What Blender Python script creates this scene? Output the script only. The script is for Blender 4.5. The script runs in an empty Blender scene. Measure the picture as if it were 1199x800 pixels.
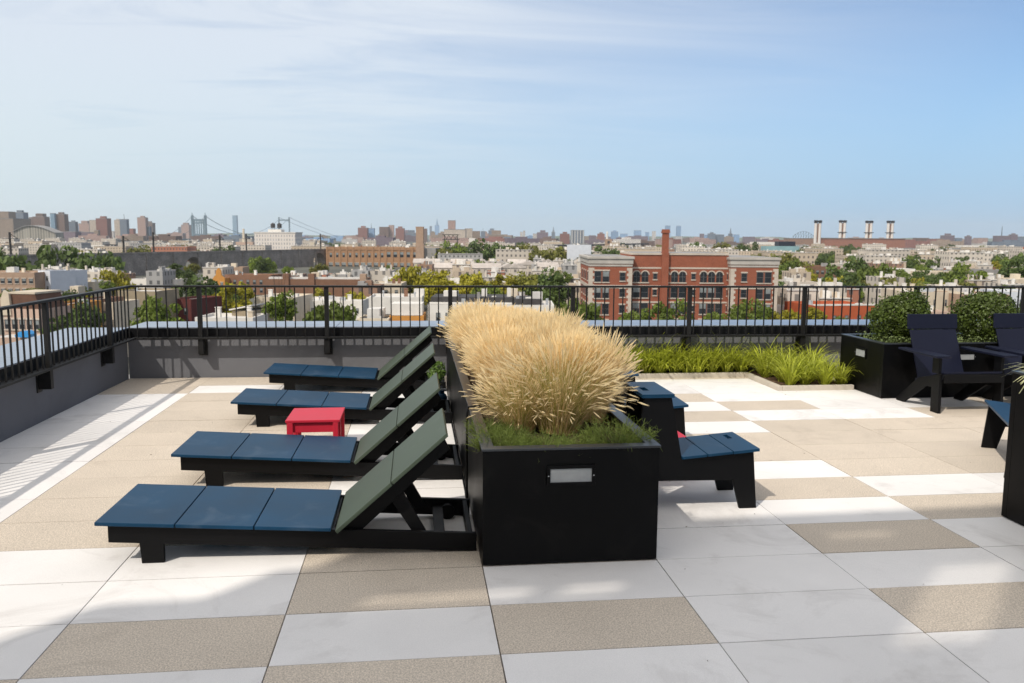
import bpy, math, random
import numpy as np
from mathutils import Vector, Matrix
R = math.radians
random.seed(11); RNG = np.random.default_rng(5)
scene = bpy.context.scene
COL = scene.collection

# ------------------------------------------------------------------ camera model (1199 x 800 photo)
FPX, YAW, PITCH, ROLL, CAMH = 970.75, .1160, .1248, .0067, 1.669
_cr, _sr, _cp, _sp, _cy, _sy = math.cos(ROLL), math.sin(ROLL), math.cos(PITCH), math.sin(PITCH), math.cos(YAW), math.sin(YAW)
def ray(px, py):
    u = (px-599.5)/FPX; v = -(py-400)/FPX
    u, v = u*_cr-v*_sr, u*_sr+v*_cr
    y = _cp+v*_sp; z = -_sp+v*_cp
    return Vector((u*_cy+y*_sy, -u*_sy+y*_cy, z))
FWD = Vector((_sy, _cy, 0)); RGT = Vector((_cy, -_sy, 0))
def city(px, py, D):
    """world point seen at a pixel, D metres ahead of the terrace camera"""
    d = ray(px, py); t = D/d.dot(FWD)
    return Vector((d.x*t, d.y*t, CAMH+d.z*t))
GROUND = -21.3

# ------------------------------------------------------------------ materials
def _nt(name):
    m = bpy.data.materials.new(name); m.use_nodes = True
    nt = m.node_tree; nt.nodes.clear()
    out = nt.nodes.new('ShaderNodeOutputMaterial')
    return m, nt, out
def _n(nt, t, **kw):
    n = nt.nodes.new(t)
    for k, v in kw.items():
        if k.startswith('i_'): n.inputs[k[2:].replace('_', ' ')].default_value = v
        else: setattr(n, k, v)
    return n
def c4(c): return (c[0], c[1], c[2], 1)
def sc(c, k): return tuple(min(1, x*k) for x in c)
def M(name, col, rough=.6, spec=.5, metal=0., var=.12, scale=3., bump=0., bscale=40., speck=None, sscale=120., transl=0., rnd=0., coord='Object', streak=None, island=0., stain=None):
    m, nt, out = _nt(name); L = nt.links.new
    tc = _n(nt, 'ShaderNodeTexCoord')
    src = tc.outputs[coord]
    if streak:
        mp = _n(nt, 'ShaderNodeMapping'); mp.inputs['Scale'].default_value = streak; L(src, mp.inputs['Vector']); vec = mp.outputs[0]
    else: vec = src
    nz = _n(nt, 'ShaderNodeTexNoise', i_Scale=scale, i_Detail=5., i_Roughness=.6); L(vec, nz.inputs['Vector'])
    rp = _n(nt, 'ShaderNodeValToRGB'); L(nz.outputs['Fac'], rp.inputs['Fac'])
    rp.color_ramp.elements[0].position = .3; rp.color_ramp.elements[1].position = .7
    rp.color_ramp.elements[0].color = c4(sc(col, 1-var)); rp.color_ramp.elements[1].color = c4(sc(col, 1+var))
    colout = rp.outputs['Color']
    if speck:
        n2 = _n(nt, 'ShaderNodeTexNoise', i_Scale=sscale, i_Detail=2.); L(src, n2.inputs['Vector'])
        r2 = _n(nt, 'ShaderNodeValToRGB'); L(n2.outputs['Fac'], r2.inputs['Fac'])
        r2.color_ramp.elements[0].position = .36; r2.color_ramp.elements[1].position = .66
        r2.color_ramp.elements[0].color = (speck[0],)*3+(1,); r2.color_ramp.elements[1].color = (speck[1],)*3+(1,)
        mx = _n(nt, 'ShaderNodeMixRGB', blend_type='MULTIPLY', i_Fac=1.); L(colout, mx.inputs[1]); L(r2.outputs['Color'], mx.inputs[2]); colout = mx.outputs[0]
    if rnd:
        oi = _n(nt, 'ShaderNodeObjectInfo'); hs = _n(nt, 'ShaderNodeHueSaturation')
        mr = _n(nt, 'ShaderNodeMapRange'); mr.inputs['To Min'].default_value = 1-rnd; mr.inputs['To Max'].default_value = 1+rnd
        L(oi.outputs['Random'], mr.inputs['Value']); L(mr.outputs[0], hs.inputs['Value']); L(colout, hs.inputs['Color']); colout = hs.outputs[0]
    if island:
        ge = _n(nt, 'ShaderNodeNewGeometry'); h2 = _n(nt, 'ShaderNodeHueSaturation')
        mi = _n(nt, 'ShaderNodeMapRange'); mi.inputs['To Min'].default_value = 1-island; mi.inputs['To Max'].default_value = 1+island
        L(ge.outputs['Random Per Island'], mi.inputs['Value']); L(mi.outputs[0], h2.inputs['Value']); L(colout, h2.inputs['Color']); colout = h2.outputs[0]
    if stain:                                    # (colour, noise scale, threshold, strength): dust, drips and blotches
        n4 = _n(nt, 'ShaderNodeTexNoise', i_Scale=stain[1], i_Detail=7., i_Roughness=.68, i_Distortion=.9); L(src, n4.inputs['Vector'])
        m4 = _n(nt, 'ShaderNodeMapRange'); m4.inputs['From Min'].default_value = stain[2]; m4.inputs['From Max'].default_value = stain[2]+.16; m4.inputs['To Max'].default_value = stain[3]; L(n4.outputs['Fac'], m4.inputs['Value'])
        x4 = _n(nt, 'ShaderNodeMixRGB'); x4.inputs[2].default_value = c4(stain[0]); L(m4.outputs[0], x4.inputs[0]); L(colout, x4.inputs[1]); colout = x4.outputs[0]
    b = _n(nt, 'ShaderNodeBsdfPrincipled', i_Metallic=metal); b.inputs['Specular IOR Level'].default_value = spec
    L(colout, b.inputs['Base Color'])
    rr = _n(nt, 'ShaderNodeMapRange'); rr.inputs['To Min'].default_value = max(.03, rough*.85); rr.inputs['To Max'].default_value = min(1, rough*1.15)
    L(nz.outputs['Fac'], rr.inputs['Value']); L(rr.outputs[0], b.inputs['Roughness'])
    if bump:
        n3 = _n(nt, 'ShaderNodeTexNoise', i_Scale=bscale, i_Detail=3.); L(src, n3.inputs['Vector'])
        bp = _n(nt, 'ShaderNodeBump', i_Strength=bump, i_Distance=.01); L(n3.outputs['Fac'], bp.inputs['Height']); L(bp.outputs[0], b.inputs['Normal'])
    sh = b.outputs[0]
    if transl:
        tr = _n(nt, 'ShaderNodeBsdfTranslucent'); L(colout, tr.inputs['Color'])
        ms = _n(nt, 'ShaderNodeMixShader', i_Fac=transl); L(sh, ms.inputs[1]); L(tr.outputs[0], ms.inputs[2]); sh = ms.outputs[0]
    L(sh, out.inputs['Surface'])
    return m
def MW(name, wall, win, bw=2.6, rh=3.1, mortar=.9, rnd=.12, offset=0., var=.12):
    """far facade: rows of windows read from metric UVs"""
    m, nt, out = _nt(name); L = nt.links.new
    tc = _n(nt, 'ShaderNodeTexCoord')
    br = _n(nt, 'ShaderNodeTexBrick', offset=offset, squash=1.)
    L(tc.outputs['UV'], br.inputs['Vector'])
    br.inputs['Color1'].default_value = c4(win); br.inputs['Color2'].default_value = c4(sc(win, 1.8)); br.inputs['Mortar'].default_value = c4(wall)
    br.inputs['Scale'].default_value = .1; br.inputs['Brick Width'].default_value = bw*.1; br.inputs['Row Height'].default_value = rh*.1; br.inputs['Mortar Size'].default_value = min(.125, mortar*.1*.5)
    br.inputs['Mortar Smooth'].default_value = .05
    nz = _n(nt, 'ShaderNodeTexNoise', i_Scale=.25, i_Detail=4.); L(tc.outputs['Object'], nz.inputs['Vector'])
    mr0 = _n(nt, 'ShaderNodeMapRange'); mr0.inputs['To Min'].default_value = 1-var; mr0.inputs['To Max'].default_value = 1+var; L(nz.outputs['Fac'], mr0.inputs['Value'])
    oi = _n(nt, 'ShaderNodeObjectInfo')
    mr = _n(nt, 'ShaderNodeMapRange'); mr.inputs['To Min'].default_value = 1-rnd; mr.inputs['To Max'].default_value = 1+rnd; L(oi.outputs['Random'], mr.inputs['Value'])
    mu = _n(nt, 'ShaderNodeMath', operation='MULTIPLY'); L(mr0.outputs[0], mu.inputs[0]); L(mr.outputs[0], mu.inputs[1])
    hs = _n(nt, 'ShaderNodeHueSaturation'); L(mu.outputs[0], hs.inputs['Value']); L(br.outputs['Color'], hs.inputs['Color'])
    b = _n(nt, 'ShaderNodeBsdfPrincipled', i_Roughness=.7); b.inputs['Specular IOR Level'].default_value = .3
    L(hs.outputs[0], b.inputs['Base Color']); L(b.outputs[0], out.inputs['Surface'])
    return m

m_tile_w = M('pale_concrete_paver', (.76,.735,.71), .75, .3, var=.055, scale=1.3, bump=.15, bscale=220, speck=(.93,1.03), sscale=260, island=.045, stain=((.42,.39,.36), 1.7, .53, .40))
m_tile_b = M('exposed_aggregate_paver', (.665,.575,.470), .85, .25, var=.05, scale=2.2, bump=.2, bscale=190, speck=(.62,1.06), sscale=150, island=.045, stain=((.30,.25,.20), 1.9, .56, .35))
m_joint = M('dark_joint_bed', (.07,.06,.055), .9, .2)
m_wall = M('grey_stucco', (.150,.152,.164), .85, .25, stain=((.10,.10,.105), .8, .52, .5), var=.06, scale=1.5, bump=.25, bscale=160)
m_fascia = M('black_fascia', (.005,.005,.006), .5, .2)
m_coping = M('metal_coping', (.42,.46,.52), .32, .5, metal=.85, var=.10, scale=.8, stain=((.30,.31,.33), 2.5, .55, .5))
m_rail = M('dark_bronze_rail', (.012,.0115,.011), .5, .25, var=.2, scale=5)
m_black = M('black_coated_steel', (.002,.002,.0022), .42, .14, var=.2, scale=2.5, stain=((.014,.013,.012), 3., .54, .4))
m_rim = M('black_steel_rim', (.022,.025,.030), .33, .6, var=.15, scale=4)
m_hdpe = M('charcoal_plastic', (.0032,.0032,.0036), .48, .16, var=.12, scale=3)
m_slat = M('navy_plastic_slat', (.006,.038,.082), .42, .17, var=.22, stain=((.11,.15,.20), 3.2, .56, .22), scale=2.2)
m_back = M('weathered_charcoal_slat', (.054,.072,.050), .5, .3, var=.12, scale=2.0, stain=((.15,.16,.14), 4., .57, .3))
m_navy = M('navy_plastic', (.006,.0075,.020), .48, .22, var=.12, scale=3)
m_red = M('red_plastic', (.52,.022,.045), .45, .3, var=.06, scale=3)
m_lens = M('frosted_lens', (.30,.31,.31), .5, .5, var=.12, scale=14)
m_soil = M('dark_potting_soil', (.055,.038,.026), .95, .1, var=.4, scale=20, bump=.8, bscale=60)
m_mulch = M('bark_mulch', (.12,.075,.05), .95, .1, var=.5, scale=14, bump=.8, bscale=40)
m_kerb = M('beige_concrete_kerb', (.5,.45,.38), .85, .3, var=.08)
m_straw = M('dry_grass_blade', (.82,.62,.34), .6, .2, var=.18, scale=9, transl=.45, rnd=.08)
m_plume = M('dry_grass_plume', (.94,.78,.50), .8, .1, var=.10, scale=9, transl=.45, rnd=.08)
m_gblade = M('olive_grass_blade', (.33,.31,.07), .6, .3, var=.3, scale=12, transl=.3, rnd=.1)
m_feather = M('feathery_foliage', (.15,.195,.04), .6, .3, var=.35, scale=10, transl=.3, rnd=.1)
m_lily = M('lily_blade', (.43,.47,.05), .45, .3, var=.45, scale=6, transl=.35, rnd=.15)
m_box = M('boxwood_leaf', (.066,.095,.015), .45, .35, var=.6, scale=7, transl=.2, rnd=.1)
m_cover = M('ground_cover_leaf', (.16,.21,.07), .55, .4, var=.35, scale=12, transl=.25)
m_sprout = M('young_leaf', (.12,.2,.04), .5, .4, var=.25, scale=10, transl=.3)
m_varieg = M('pale_striped_leaf', (.55,.55,.30), .5, .4, var=.3, scale=20, transl=.3)
m_bark = M('bark', (.09,.065,.045), .9, .2, var=.3, scale=5)
m_leafA = M('leaf_green', (.15,.20,.030), .6, .3, var=.35, scale=.35, transl=.25, rnd=.25)
m_leafB = M('leaf_yellow_green', (.33,.30,.024), .6, .3, var=.30, scale=.35, transl=.3, rnd=.2)
m_leafC = M('leaf_dark', (.085,.125,.028), .6, .3, var=.35, scale=.35, transl=.2, rnd=.25)
m_leafD = M('leaf_olive', (.185,.185,.034), .6, .3, var=.35, scale=.35, transl=.25, rnd=.25)
m_glass = M('dark_window_glass', (.02,.024,.03), .12, .6, var=.3, scale=.6)
m_blind = M('window_with_blind', (.22,.24,.24), .3, .5, var=.5, scale=.7)
m_frame = M('window_frame', (.10,.10,.10), .5, .4)
m_brick = M('red_brick', (.275,.094,.056), .85, .2, var=.10, scale=.5, speck=(.85,1.12), sscale=6)
m_brickd = M('brown_brick', (.21,.115,.075), .85, .2, var=.14, scale=.5, speck=(.82,1.12), sscale=6, rnd=.06)
m_bricko = M('ochre_brick', (.34,.20,.115), .85, .2, var=.14, scale=.5, speck=(.85,1.1), sscale=6)
m_brickt = M('tan_brick', (.36,.25,.18), .85, .2, var=.12, scale=.5, speck=(.85,1.1), sscale=6)
m_maroon = M('maroon_brick', (.10,.03,.027), .85, .2, var=.15, scale=.6)
m_orange = M('orange_render', (.52,.24,.06), .8, .2, var=.1, scale=.6)
m_rededge = M('orange_red_brick', (.40,.095,.04), .85, .2, var=.12, scale=.5)
m_stone = M('limestone_trim', (.50,.43,.36), .8, .3, var=.10, scale=.6)
m_cornice = M('weathered_cornice', (.42,.39,.35), .8, .3, var=.14, scale=.5)
m_white = M('white_render', (.66,.63,.58), .8, .3, var=.09, scale=.5, rnd=.05)
m_cream = M('cream_render', (.56,.48,.37), .8, .3, var=.12, scale=.5, rnd=.08)
m_pinkc = M('pinkish_stone', (.46,.33,.26), .85, .3, var=.14, scale=.5)
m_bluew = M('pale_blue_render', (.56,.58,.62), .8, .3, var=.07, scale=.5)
m_greyb = M('grey_block', (.26,.25,.24), .85, .3, var=.14, scale=.5)
m_olive = M('olive_render', (.27,.22,.15), .85, .3, var=.12, scale=.5)
m_roofw = M('silver_roof', (.58,.555,.52), .7, .3, var=.16, scale=.35)
m_roofp = M('pale_tile_roof', (.47,.42,.38), .8, .3, var=.16, scale=.5, rnd=.12)
m_roofg = M('grey_roof', (.27,.26,.25), .85, .3, var=.2, scale=.4)
m_roofd = M('dark_shingle_roof', (.055,.052,.052), .8, .3, var=.3, scale=.6)
m_roofbr = M('brown_shingle_roof', (.12,.065,.045), .85, .2, var=.2, scale=.8)
m_metal = M('galvanised_metal', (.45,.46,.47), .45, .5, metal=.4, var=.15)
m_steelb = M('bridge_steel', (.16,.22,.26), .7, .3, var=.1, scale=.05)
m_dsteel = M('dark_steel', (.04,.038,.036), .7, .3, var=.2)
m_viaduct = M('sooty_stone', (.24,.215,.195), .9, .2, var=.3, scale=.18, speck=(.75,1.2), sscale=1.5)
m_void = M('arch_shadowed_stone', (.035,.032,.030), .9, .2, var=.2)
m_ballast = M('track_ballast', (.16,.12,.09), .9, .2, var=.2)
m_ground = M('city_ground', (.10,.10,.085), .95, .2, var=.4, scale=.02)
m_asph = M('asphalt', (.05,.05,.05), .9, .2, var=.15, scale=.2)
m_tarp = M('blue_tarp', (.04,.28,.62), .5, .4)
m_stack = M('white_stack', (.62,.58,.54), .7, .3, var=.06, scale=.05)
m_stackcap = M('stack_soot', (.02,.02,.025), .8, .2)
m_teal = M('teal_roof', (.22,.36,.38), .7, .3, var=.15, scale=.1)
m_blackbox = M('navy_cladding', (.012,.016,.03), .5, .4)
m_pen = M('penthouse_render', (.72,.71,.69), .8, .3)  # kept pale so the unseen penthouse bounces light into the shaded floor

W_tan = MW('tan_facade', (.33,.25,.19), (.10,.085,.075))
W_brown = MW('brown_facade', (.19,.12,.095), (.06,.05,.05))
W_red = MW('red_facade', (.28,.12,.09), (.10,.06,.06))
W_slate = MW('slate_facade', (.16,.19,.23), (.07,.09,.12))
W_cream = MW('cream_facade', (.52,.45,.37), (.18,.15,.13))
W_white = MW('white_facade', (.62,.59,.55), (.16,.15,.15))
W_purple = MW('purple_facade', (.20,.15,.17), (.08,.07,.09))
W_pink = MW('pink_facade', (.42,.29,.25), (.15,.11,.10))
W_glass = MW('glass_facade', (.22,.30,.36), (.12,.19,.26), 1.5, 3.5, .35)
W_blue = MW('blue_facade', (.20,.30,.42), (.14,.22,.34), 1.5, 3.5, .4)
W_stripe = MW('striped_facade', (.55,.53,.5), (.12,.14,.17), 9, 80, 4.5)
W_rib = MW('ribbed_facade', (.36,.33,.27), (.17,.16,.14), 7, 200, 4.2)
W_ribbon = MW('ribbon_window_facade', (.62,.57,.52), (.25,.24,.24), 3.0, 4.2, 1.9)
W_hw = MW('pale_house_facade', (.54,.48,.41), (.13,.12,.11), 2.9, 3.3, 1.8)
W_hc = MW('cream_house_facade', (.50,.41,.31), (.12,.10,.09), 2.9, 3.3, 1.8)
W_hb = MW('brown_house_facade', (.27,.165,.115), (.08,.06,.055), 2.7, 3.3, 1.6)
W_hr = MW('brick_house_facade', (.33,.14,.09), (.08,.06,.055), 2.7, 3.3, 1.6)
W_hg = MW('grey_house_facade', (.36,.35,.34), (.10,.10,.10), 2.9, 3.3, 1.8)

# ------------------------------------------------------------------ mesh builder
class MB:
    def __init__(s): s.v = []; s.f = []; s.m = []
    def add(s, vs, fs, mi=0, Mx=None):
        o = len(s.v)
        for p in vs: s.v.append(tuple(Mx @ Vector(p)) if Mx is not None else tuple(p))
        for f in fs: s.f.append(tuple(i+o for i in f)); s.m.append(mi)
        return s
    def box(s, x0, x1, y0, y1, z0, z1, mi=0, Mx=None):
        return s.add([(x0,y0,z0),(x1,y0,z0),(x1,y1,z0),(x0,y1,z0),(x0,y0,z1),(x1,y0,z1),(x1,y1,z1),(x0,y1,z1)],
                     [(0,3,2,1),(4,5,6,7),(0,1,5,4),(1,2,6,5),(2,3,7,6),(3,0,4,7)], mi, Mx)
    def beam(s, a, b, w, h=None, mi=0):
        a = Vector(a); b = Vector(b); h = h or w; d = b-a; L = d.length
        if L < 1e-6: return s
        q = d.to_track_quat('X', 'Z').to_matrix().to_4x4(); q.translation = a
        return s.box(0, L, -w/2, w/2, -h/2, h/2, mi, q)
    def tube(s, pts, rad, n=8, mi=0):
        pts = [Vector(p) for p in pts]; rings = []
        rr = rad if isinstance(rad, (list, tuple)) else [rad]*len(pts)
        vs = []; fs = []
        for i, p in enumerate(pts):
            d = (pts[min(i+1, len(pts)-1)]-pts[max(i-1, 0)]).normalized()
            q = d.to_track_quat('Z', 'Y').to_matrix()
            for k in range(n):
                a = 2*math.pi*k/n; vs.append(p+q @ Vector((math.cos(a)*rr[i], math.sin(a)*rr[i], 0)))
        for i in range(len(pts)-1):
            for k in range(n):
                fs.append((i*n+k, i*n+(k+1) % n, (i+1)*n+(k+1) % n, (i+1)*n+k))
        fs.append(tuple(range(n-1, -1, -1))); fs.append(tuple((len(pts)-1)*n+k for k in range(n)))
        return s.add(vs, fs, mi)
    def lathe(s, prof, cx=0, cy=0, n=16, mi=0):
        vs = []; fs = []
        for r, z in prof:
            for k in range(n):
                a = 2*math.pi*k/n; vs.append((cx+r*math.cos(a), cy+r*math.sin(a), z))
        for i in range(len(prof)-1):
            for k in range(n): fs.append((i*n+k, i*n+(k+1) % n, (i+1)*n+(k+1) % n, (i+1)*n+k))
        fs.append(tuple(range(n-1, -1, -1))); fs.append(tuple((len(prof)-1)*n+k for k in range(n)))
        return s.add(vs, fs, mi)
    def prism(s, poly, y0, y1, mi=0, axis='y', Mx=None):
        """2-D polygon (x,z) extruded along y, or (y,z) extruded along x"""
        n = len(poly)
        mk = (lambda p, t: (p[0], t, p[1])) if axis == 'y' else ((lambda p, t: (t, p[0], p[1])) if axis == 'x' else (lambda p, t: (p[0], p[1], t)))
        vs = [mk(p, y0) for p in poly]+[mk(p, y1) for p in poly]
        fs = [tuple(range(n)), tuple(range(2*n-1, n-1, -1))]+[(i, i+n, (i+1) % n+n, (i+1) % n) for i in range(n)]
        return s.add(vs, fs, mi, Mx)
    def quad(s, a, b, c, d, mi=0): return s.add([a, b, c, d], [(0,1,2,3)], mi)
    def mesh(s, name, mats, bevel=0, smooth=False, uv=False, seg=2):
        me = bpy.data.meshes.new(name); me.from_pydata(s.v, [], s.f); me.update()
        mats = mats if isinstance(mats, (list, tuple)) else [mats]
        for m in mats: me.materials.append(m)
        if len(mats) > 1: me.polygons.foreach_set('material_index', s.m)
        import bmesh
        bm = bmesh.new(); bm.from_mesh(me)
        bmesh.ops.recalc_face_normals(bm, faces=bm.faces)
        if bevel:
            es = [e for e in bm.edges if len(e.link_faces) == 2 and e.calc_face_angle(0) > .5]
            bmesh.ops.bevel(bm, geom=es, offset=bevel, segments=seg, profile=.6, affect='EDGES', clamp_overlap=True)
        bm.to_mesh(me); bm.free()
        if smooth: me.polygons.foreach_set('use_smooth', [True]*len(me.polygons))
        if uv:
            ul = me.uv_layers.new(name='metric')
            for p in me.polygons:
                n = p.normal
                if abs(n.z) > .7: ax = (Vector((1,0,0)), Vector((0,1,0)))
                else:
                    t = Vector((-n.y, n.x, 0)).normalized(); ax = (t, Vector((0,0,1)))
                for li in p.loop_indices:
                    co = me.vertices[me.loops[li].vertex_index].co
                    ul.data[li].uv = (co.dot(ax[0]), co.dot(ax[1]))
        return me
    def build(s, name, mats, parent=None, bevel=0, smooth=False, uv=False, loc=None, seg=2):
        return link(name, s.mesh(name, mats, bevel, smooth, uv, seg), parent, loc)
def link(name, me, parent=None, loc=None, rz=None):
    o = bpy.data.objects.new(name, me); COL.objects.link(o)
    if parent is not None: o.parent = parent
    if loc is not None: o.location = loc
    if rz is not None: o.rotation_euler.z = rz
    return o
def tag(o, label=None, cat=None, group=None, kind=None):
    if label: o['label'] = label
    if cat: o['category'] = cat
    if group: o['group'] = group
    if kind: o['kind'] = kind
    return o
def thing(name, label, cat, loc=(0,0,0), rz=0., group=None):
    o = bpy.data.objects.new(name, None); COL.objects.link(o); o.empty_display_size = .2
    o.location = loc; o.rotation_euler.z = rz
    return tag(o, label, cat, group)
def dup(root, loc, rz=None, label=None, group=None, scale=None):
    def cp(o, par):
        c = o.copy(); COL.objects.link(c)
        if par is not None: c.parent = par
        for ch in o.children: cp(ch, c)
        return c
    r = cp(root, None); r.location = loc
    if rz is not None: r.rotation_euler.z = rz
    if scale is not None: r.scale = scale
    if label: r['label'] = label
    if group: r['group'] = group
    return r
def grass_mesh(name, mats, V, F, MI=None):
    me = bpy.data.meshes.new(name)
    V = np.asarray(V, dtype=np.float32).reshape(-1, 3); F = np.asarray(F, dtype=np.int32).reshape(-1, 4)
    me.vertices.add(len(V)); me.vertices.foreach_set('co', V.ravel())
    me.loops.add(F.size); me.loops.foreach_set('vertex_index', F.ravel())
    me.polygons.add(len(F)); me.polygons.foreach_set('loop_start', np.arange(0, F.size, 4, dtype=np.int32))
    for m in (mats if isinstance(mats, (list, tuple)) else [mats]): me.materials.append(m)
    if MI is not None: me.polygons.foreach_set('material_index', np.asarray(MI, dtype=np.int32))
    me.update(); me.validate()
    return me

exec_sections = []
# ================================================================== THE TERRACE
X_L = -3.345                                   # inner face of the left parapet
def far_y(x): return 10.06-.018*(x+3.345)      # inner face of the far parapet
FAR_A = math.atan(-.018)

# deck of two kinds of paver, one mesh
CX0, CW, RY0, RD = -.586, .914, 3.144, .4528
white = {(-3,r): 1 for r in range(-8,13)}
for r in (0,1,2): white[(-2,r)] = 1
for r in (13,): white[(-2,r)] = white[(-1,r)] = 1
for r in (-1,1,2,-4,-6): white[(-1,r)] = 1
for r in (0,-2,-3,-5): white[(0,r)] = 1
for r in range(3,13): white[(0,r)] = 1
for r in (-1,1,-2,-4,-6): white[(1,r)] = 1
for r in list(range(-3,6))+[10,12,13]: white[(2,r)] = 1
for r in (-1,1,3,5,8,10,12,13,-3): white[(3,r)] = 1
for r in (1,2,4,9,11,12,13,-1,-2): white[(4,r)] = 1
for r in (0,2,4,9,10,11,12,13,-2): white[(5,r)] = 1
for r in (1,3,10,11,12,-1): white[(6,r)] = 1
mb = MB(); g = .0028
for c in range(-3, 9):
    for r in range(-9, 16):
        x0 = CX0+CW*c+g; x1 = x0+CW-2*g; y0 = RY0+RD*r+g; y1 = y0+RD-2*g
        if c == -3: x0 = X_L+.004
        if y0 > far_y(x1)-.05: continue
        y1 = min(y1, far_y(x1)-.01)
        dz = random.uniform(-.0012, .0012)
        mb.box(x0, x1, y0, y1, -.05, dz, 0 if white.get((c, r)) else 1)
mb.box(X_L, CX0+CW*9, RY0-RD*9, 9.80, -.07, -.02, 2)
o = mb.build('deck', [m_tile_w, m_tile_b, m_joint], ); tag(o, kind='structure')
# the building that carries the terrace
mb = MB(); mb.box(X_L-.9, 12.5, -9, 10.9, GROUND, -.09)
o = mb.build('roof_slab', m_greyb); tag(o, kind='structure')

# parapets: stucco wall, black fascia, metal coping
def parapet(label, loc, rz, L, name='parapet_wall', ext=(0,0)):
    t = thing(name, label, 'parapet', loc, rz)          # local x along the wall, +y outwards, z up
    MB().box(0, L, 0, .55, -.2, .47).build('wall', m_wall, t)
    MB().box(-ext[0]*.02, L+ext[1]*.02, -.018, .56, .472, .585).build('fascia', m_fascia, t, bevel=.004)
    n = int(L/2.4); c = MB()
    for i in range(n+1):
        a = i*2.4+.003; b = min((i+1)*2.4-.003, L)
        if b > a: c.box(a, b, -.022, .64, .587, .603)
    c.build('coping', m_coping, t, bevel=.004)
    return t
parapet('long grey parapet along the far edge of the terrace', (X_L, far_y(X_L), 0), FAR_A, 14.5)
parapet('grey parapet along the left edge of the terrace, in shade', (X_L, -2.0, 0), R(90), far_y(X_L)+2.0-.03)

# railings
me_bal = MB().box(-.0065, .0065, -.0065, .0065, .497, 1.072).mesh('baluster', m_rail)
me_post = MB().box(-.025, .025, -.02, .02, .40, 1.075).mesh('post', m_rail, bevel=.003)
mbk = MB(); mbk.box(-.03, .03, -.022, .10, .30, .468).box(-.05, .05, .085, .10, .27, .468)
me_brk = mbk.mesh('bracket', m_rail, bevel=.003)
def railing(label, loc, rz, L, posts, spacing=.1115, stop=None, skip=0):
    t = thing('railing', label, 'railing', loc, rz)
    MB().box(0, L, -.03, .03, 1.075, 1.098).build('top_rail', m_rail, t, bevel=.003)
    MB().box(0, L, -.045, .045, .475, .495).build('bottom_rail', m_rail, t, bevel=.003)
    for p in posts:
        link('post', me_post, t, (p, 0, 0)); link('bracket', me_brk, t, (p, 0, 0))
    x = spacing*.5+skip; n = 0
    while x < L and n < 100:
        if all(abs(x-p) > .035 for p in posts): link('baluster', me_bal, t, (x, 0, 0)); n += 1
        x += spacing
    return t
SF = .125
xs = -3.245
fx = [-2.486, -1.041, .407, 1.885, 3.331, 4.793, 6.25, 7.7]
railing('long black railing along the far parapet', (xs, far_y(xs)-SF, 0), FAR_A, 11.4, [x-xs for x in fx])
ly = [1.75, 3.25, 4.75, 6.22, 7.72, 9.25]
y0 = 1.2
railing('short black railing along the shaded left parapet', (X_L+SF-.03, y0, 0), R(90), far_y(xs)-SF-y0-.05, [y-y0 for y in ly])

# long planter full of dry grass
def planter(name, label, x0, x1, y0, y1, h, lights, soil_z=.07):
    t = thing(name, label, 'planter', ((x0+x1)/2, (y0+y1)/2, 0))
    a = (x1-x0)/2; b = (y1-y0)/2; w = .045
    m = MB(); m.box(-a, a, -b, -b+w, .006, h-.012).box(-a, a, b-w, b, .006, h-.012).box(-a, -a+w, -b+w, b-w, .006, h-.012).box(a-w, a, -b+w, b-w, .006, h-.012)
    m.box(-a+w, a-w, -b+w, b-w, .006, .05)
    m.build('box_body', m_black, t, bevel=.003)
    m = MB(); w = .06; e = .006
    m.box(-a-e, a+e, -b-e, -b+w, h-.012, h).box(-a-e, a+e, b-w, b+e, h-.012, h).box(-a-e, -a+w, -b+w, b-w, h-.012, h).box(a-w, a+e, -b+w, b-w, h-.012, h)
    m.build('rim', m_rim, t, bevel=.002)
    s = MB(); nx, ny = 8, max(4, int((y1-y0)*6)); vs = []; fs = []
    for i in range(nx+1):
        for j in range(ny+1):
            vs.append((-a+.045+(2*a-.09)*i/nx, -b+.045+(2*b-.09)*j/ny, h-soil_z+random.uniform(-.015,.012)))
    for i in range(nx):
        for j in range(ny): fs.append((i*(ny+1)+j, (i+1)*(ny+1)+j, (i+1)*(ny+1)+j+1, i*(ny+1)+j+1))
    s.add(vs, fs).build('soil', m_soil, t, smooth=True)
    for (face, u, z, lw, lh) in lights:
        l = MB(); f = .018; d = .012
        l.box(-lw/2-f, lw/2+f, -d, 0, lh/2, lh/2+f).box(-lw/2-f, lw/2+f, -d, 0, -lh/2-f, -lh/2).box(-lw/2-f, -lw/2, -d, 0, -lh/2, lh/2).box(lw/2, lw/2+f, -d, 0, -lh/2, lh/2)
        for sx in (-1, 1): l.lathe([(.0, 0), (.005, 0.0001)], 0, 0, 8)
        fr = l.build('step_light', m_black, t, bevel=.002)
        if face == 'front': fr.location = (u, -b-.001, z)
        else: fr.location = (-a-.001, u, z); fr.rotation_euler.z = R(-90)
        MB().box(-lw/2+.001, lw/2-.001, -.006, -.001, -lh/2+.001, lh/2-.001).build('lens', m_lens, fr)
        sm = MB()
        for sx in (-1, 1): sm.add([(sx*(lw/2+.009)+.004*math.cos(k*math.pi/3), -d-.001, .004*math.sin(k*math.pi/3)) for k in range(6)], [(0,1,2,3,4,5)])
        sm.build('screw', m_metal, fr)
    return t
PX0, PX1, PY0, PY1, PH = .328, 1.240, 4.045, 8.95, .615
planter('planter_box', 'long black steel planter box filled with dry golden grass', PX0, PX1, PY0, PY1, PH, [('front', -.006, .47, .215, .072)])

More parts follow.
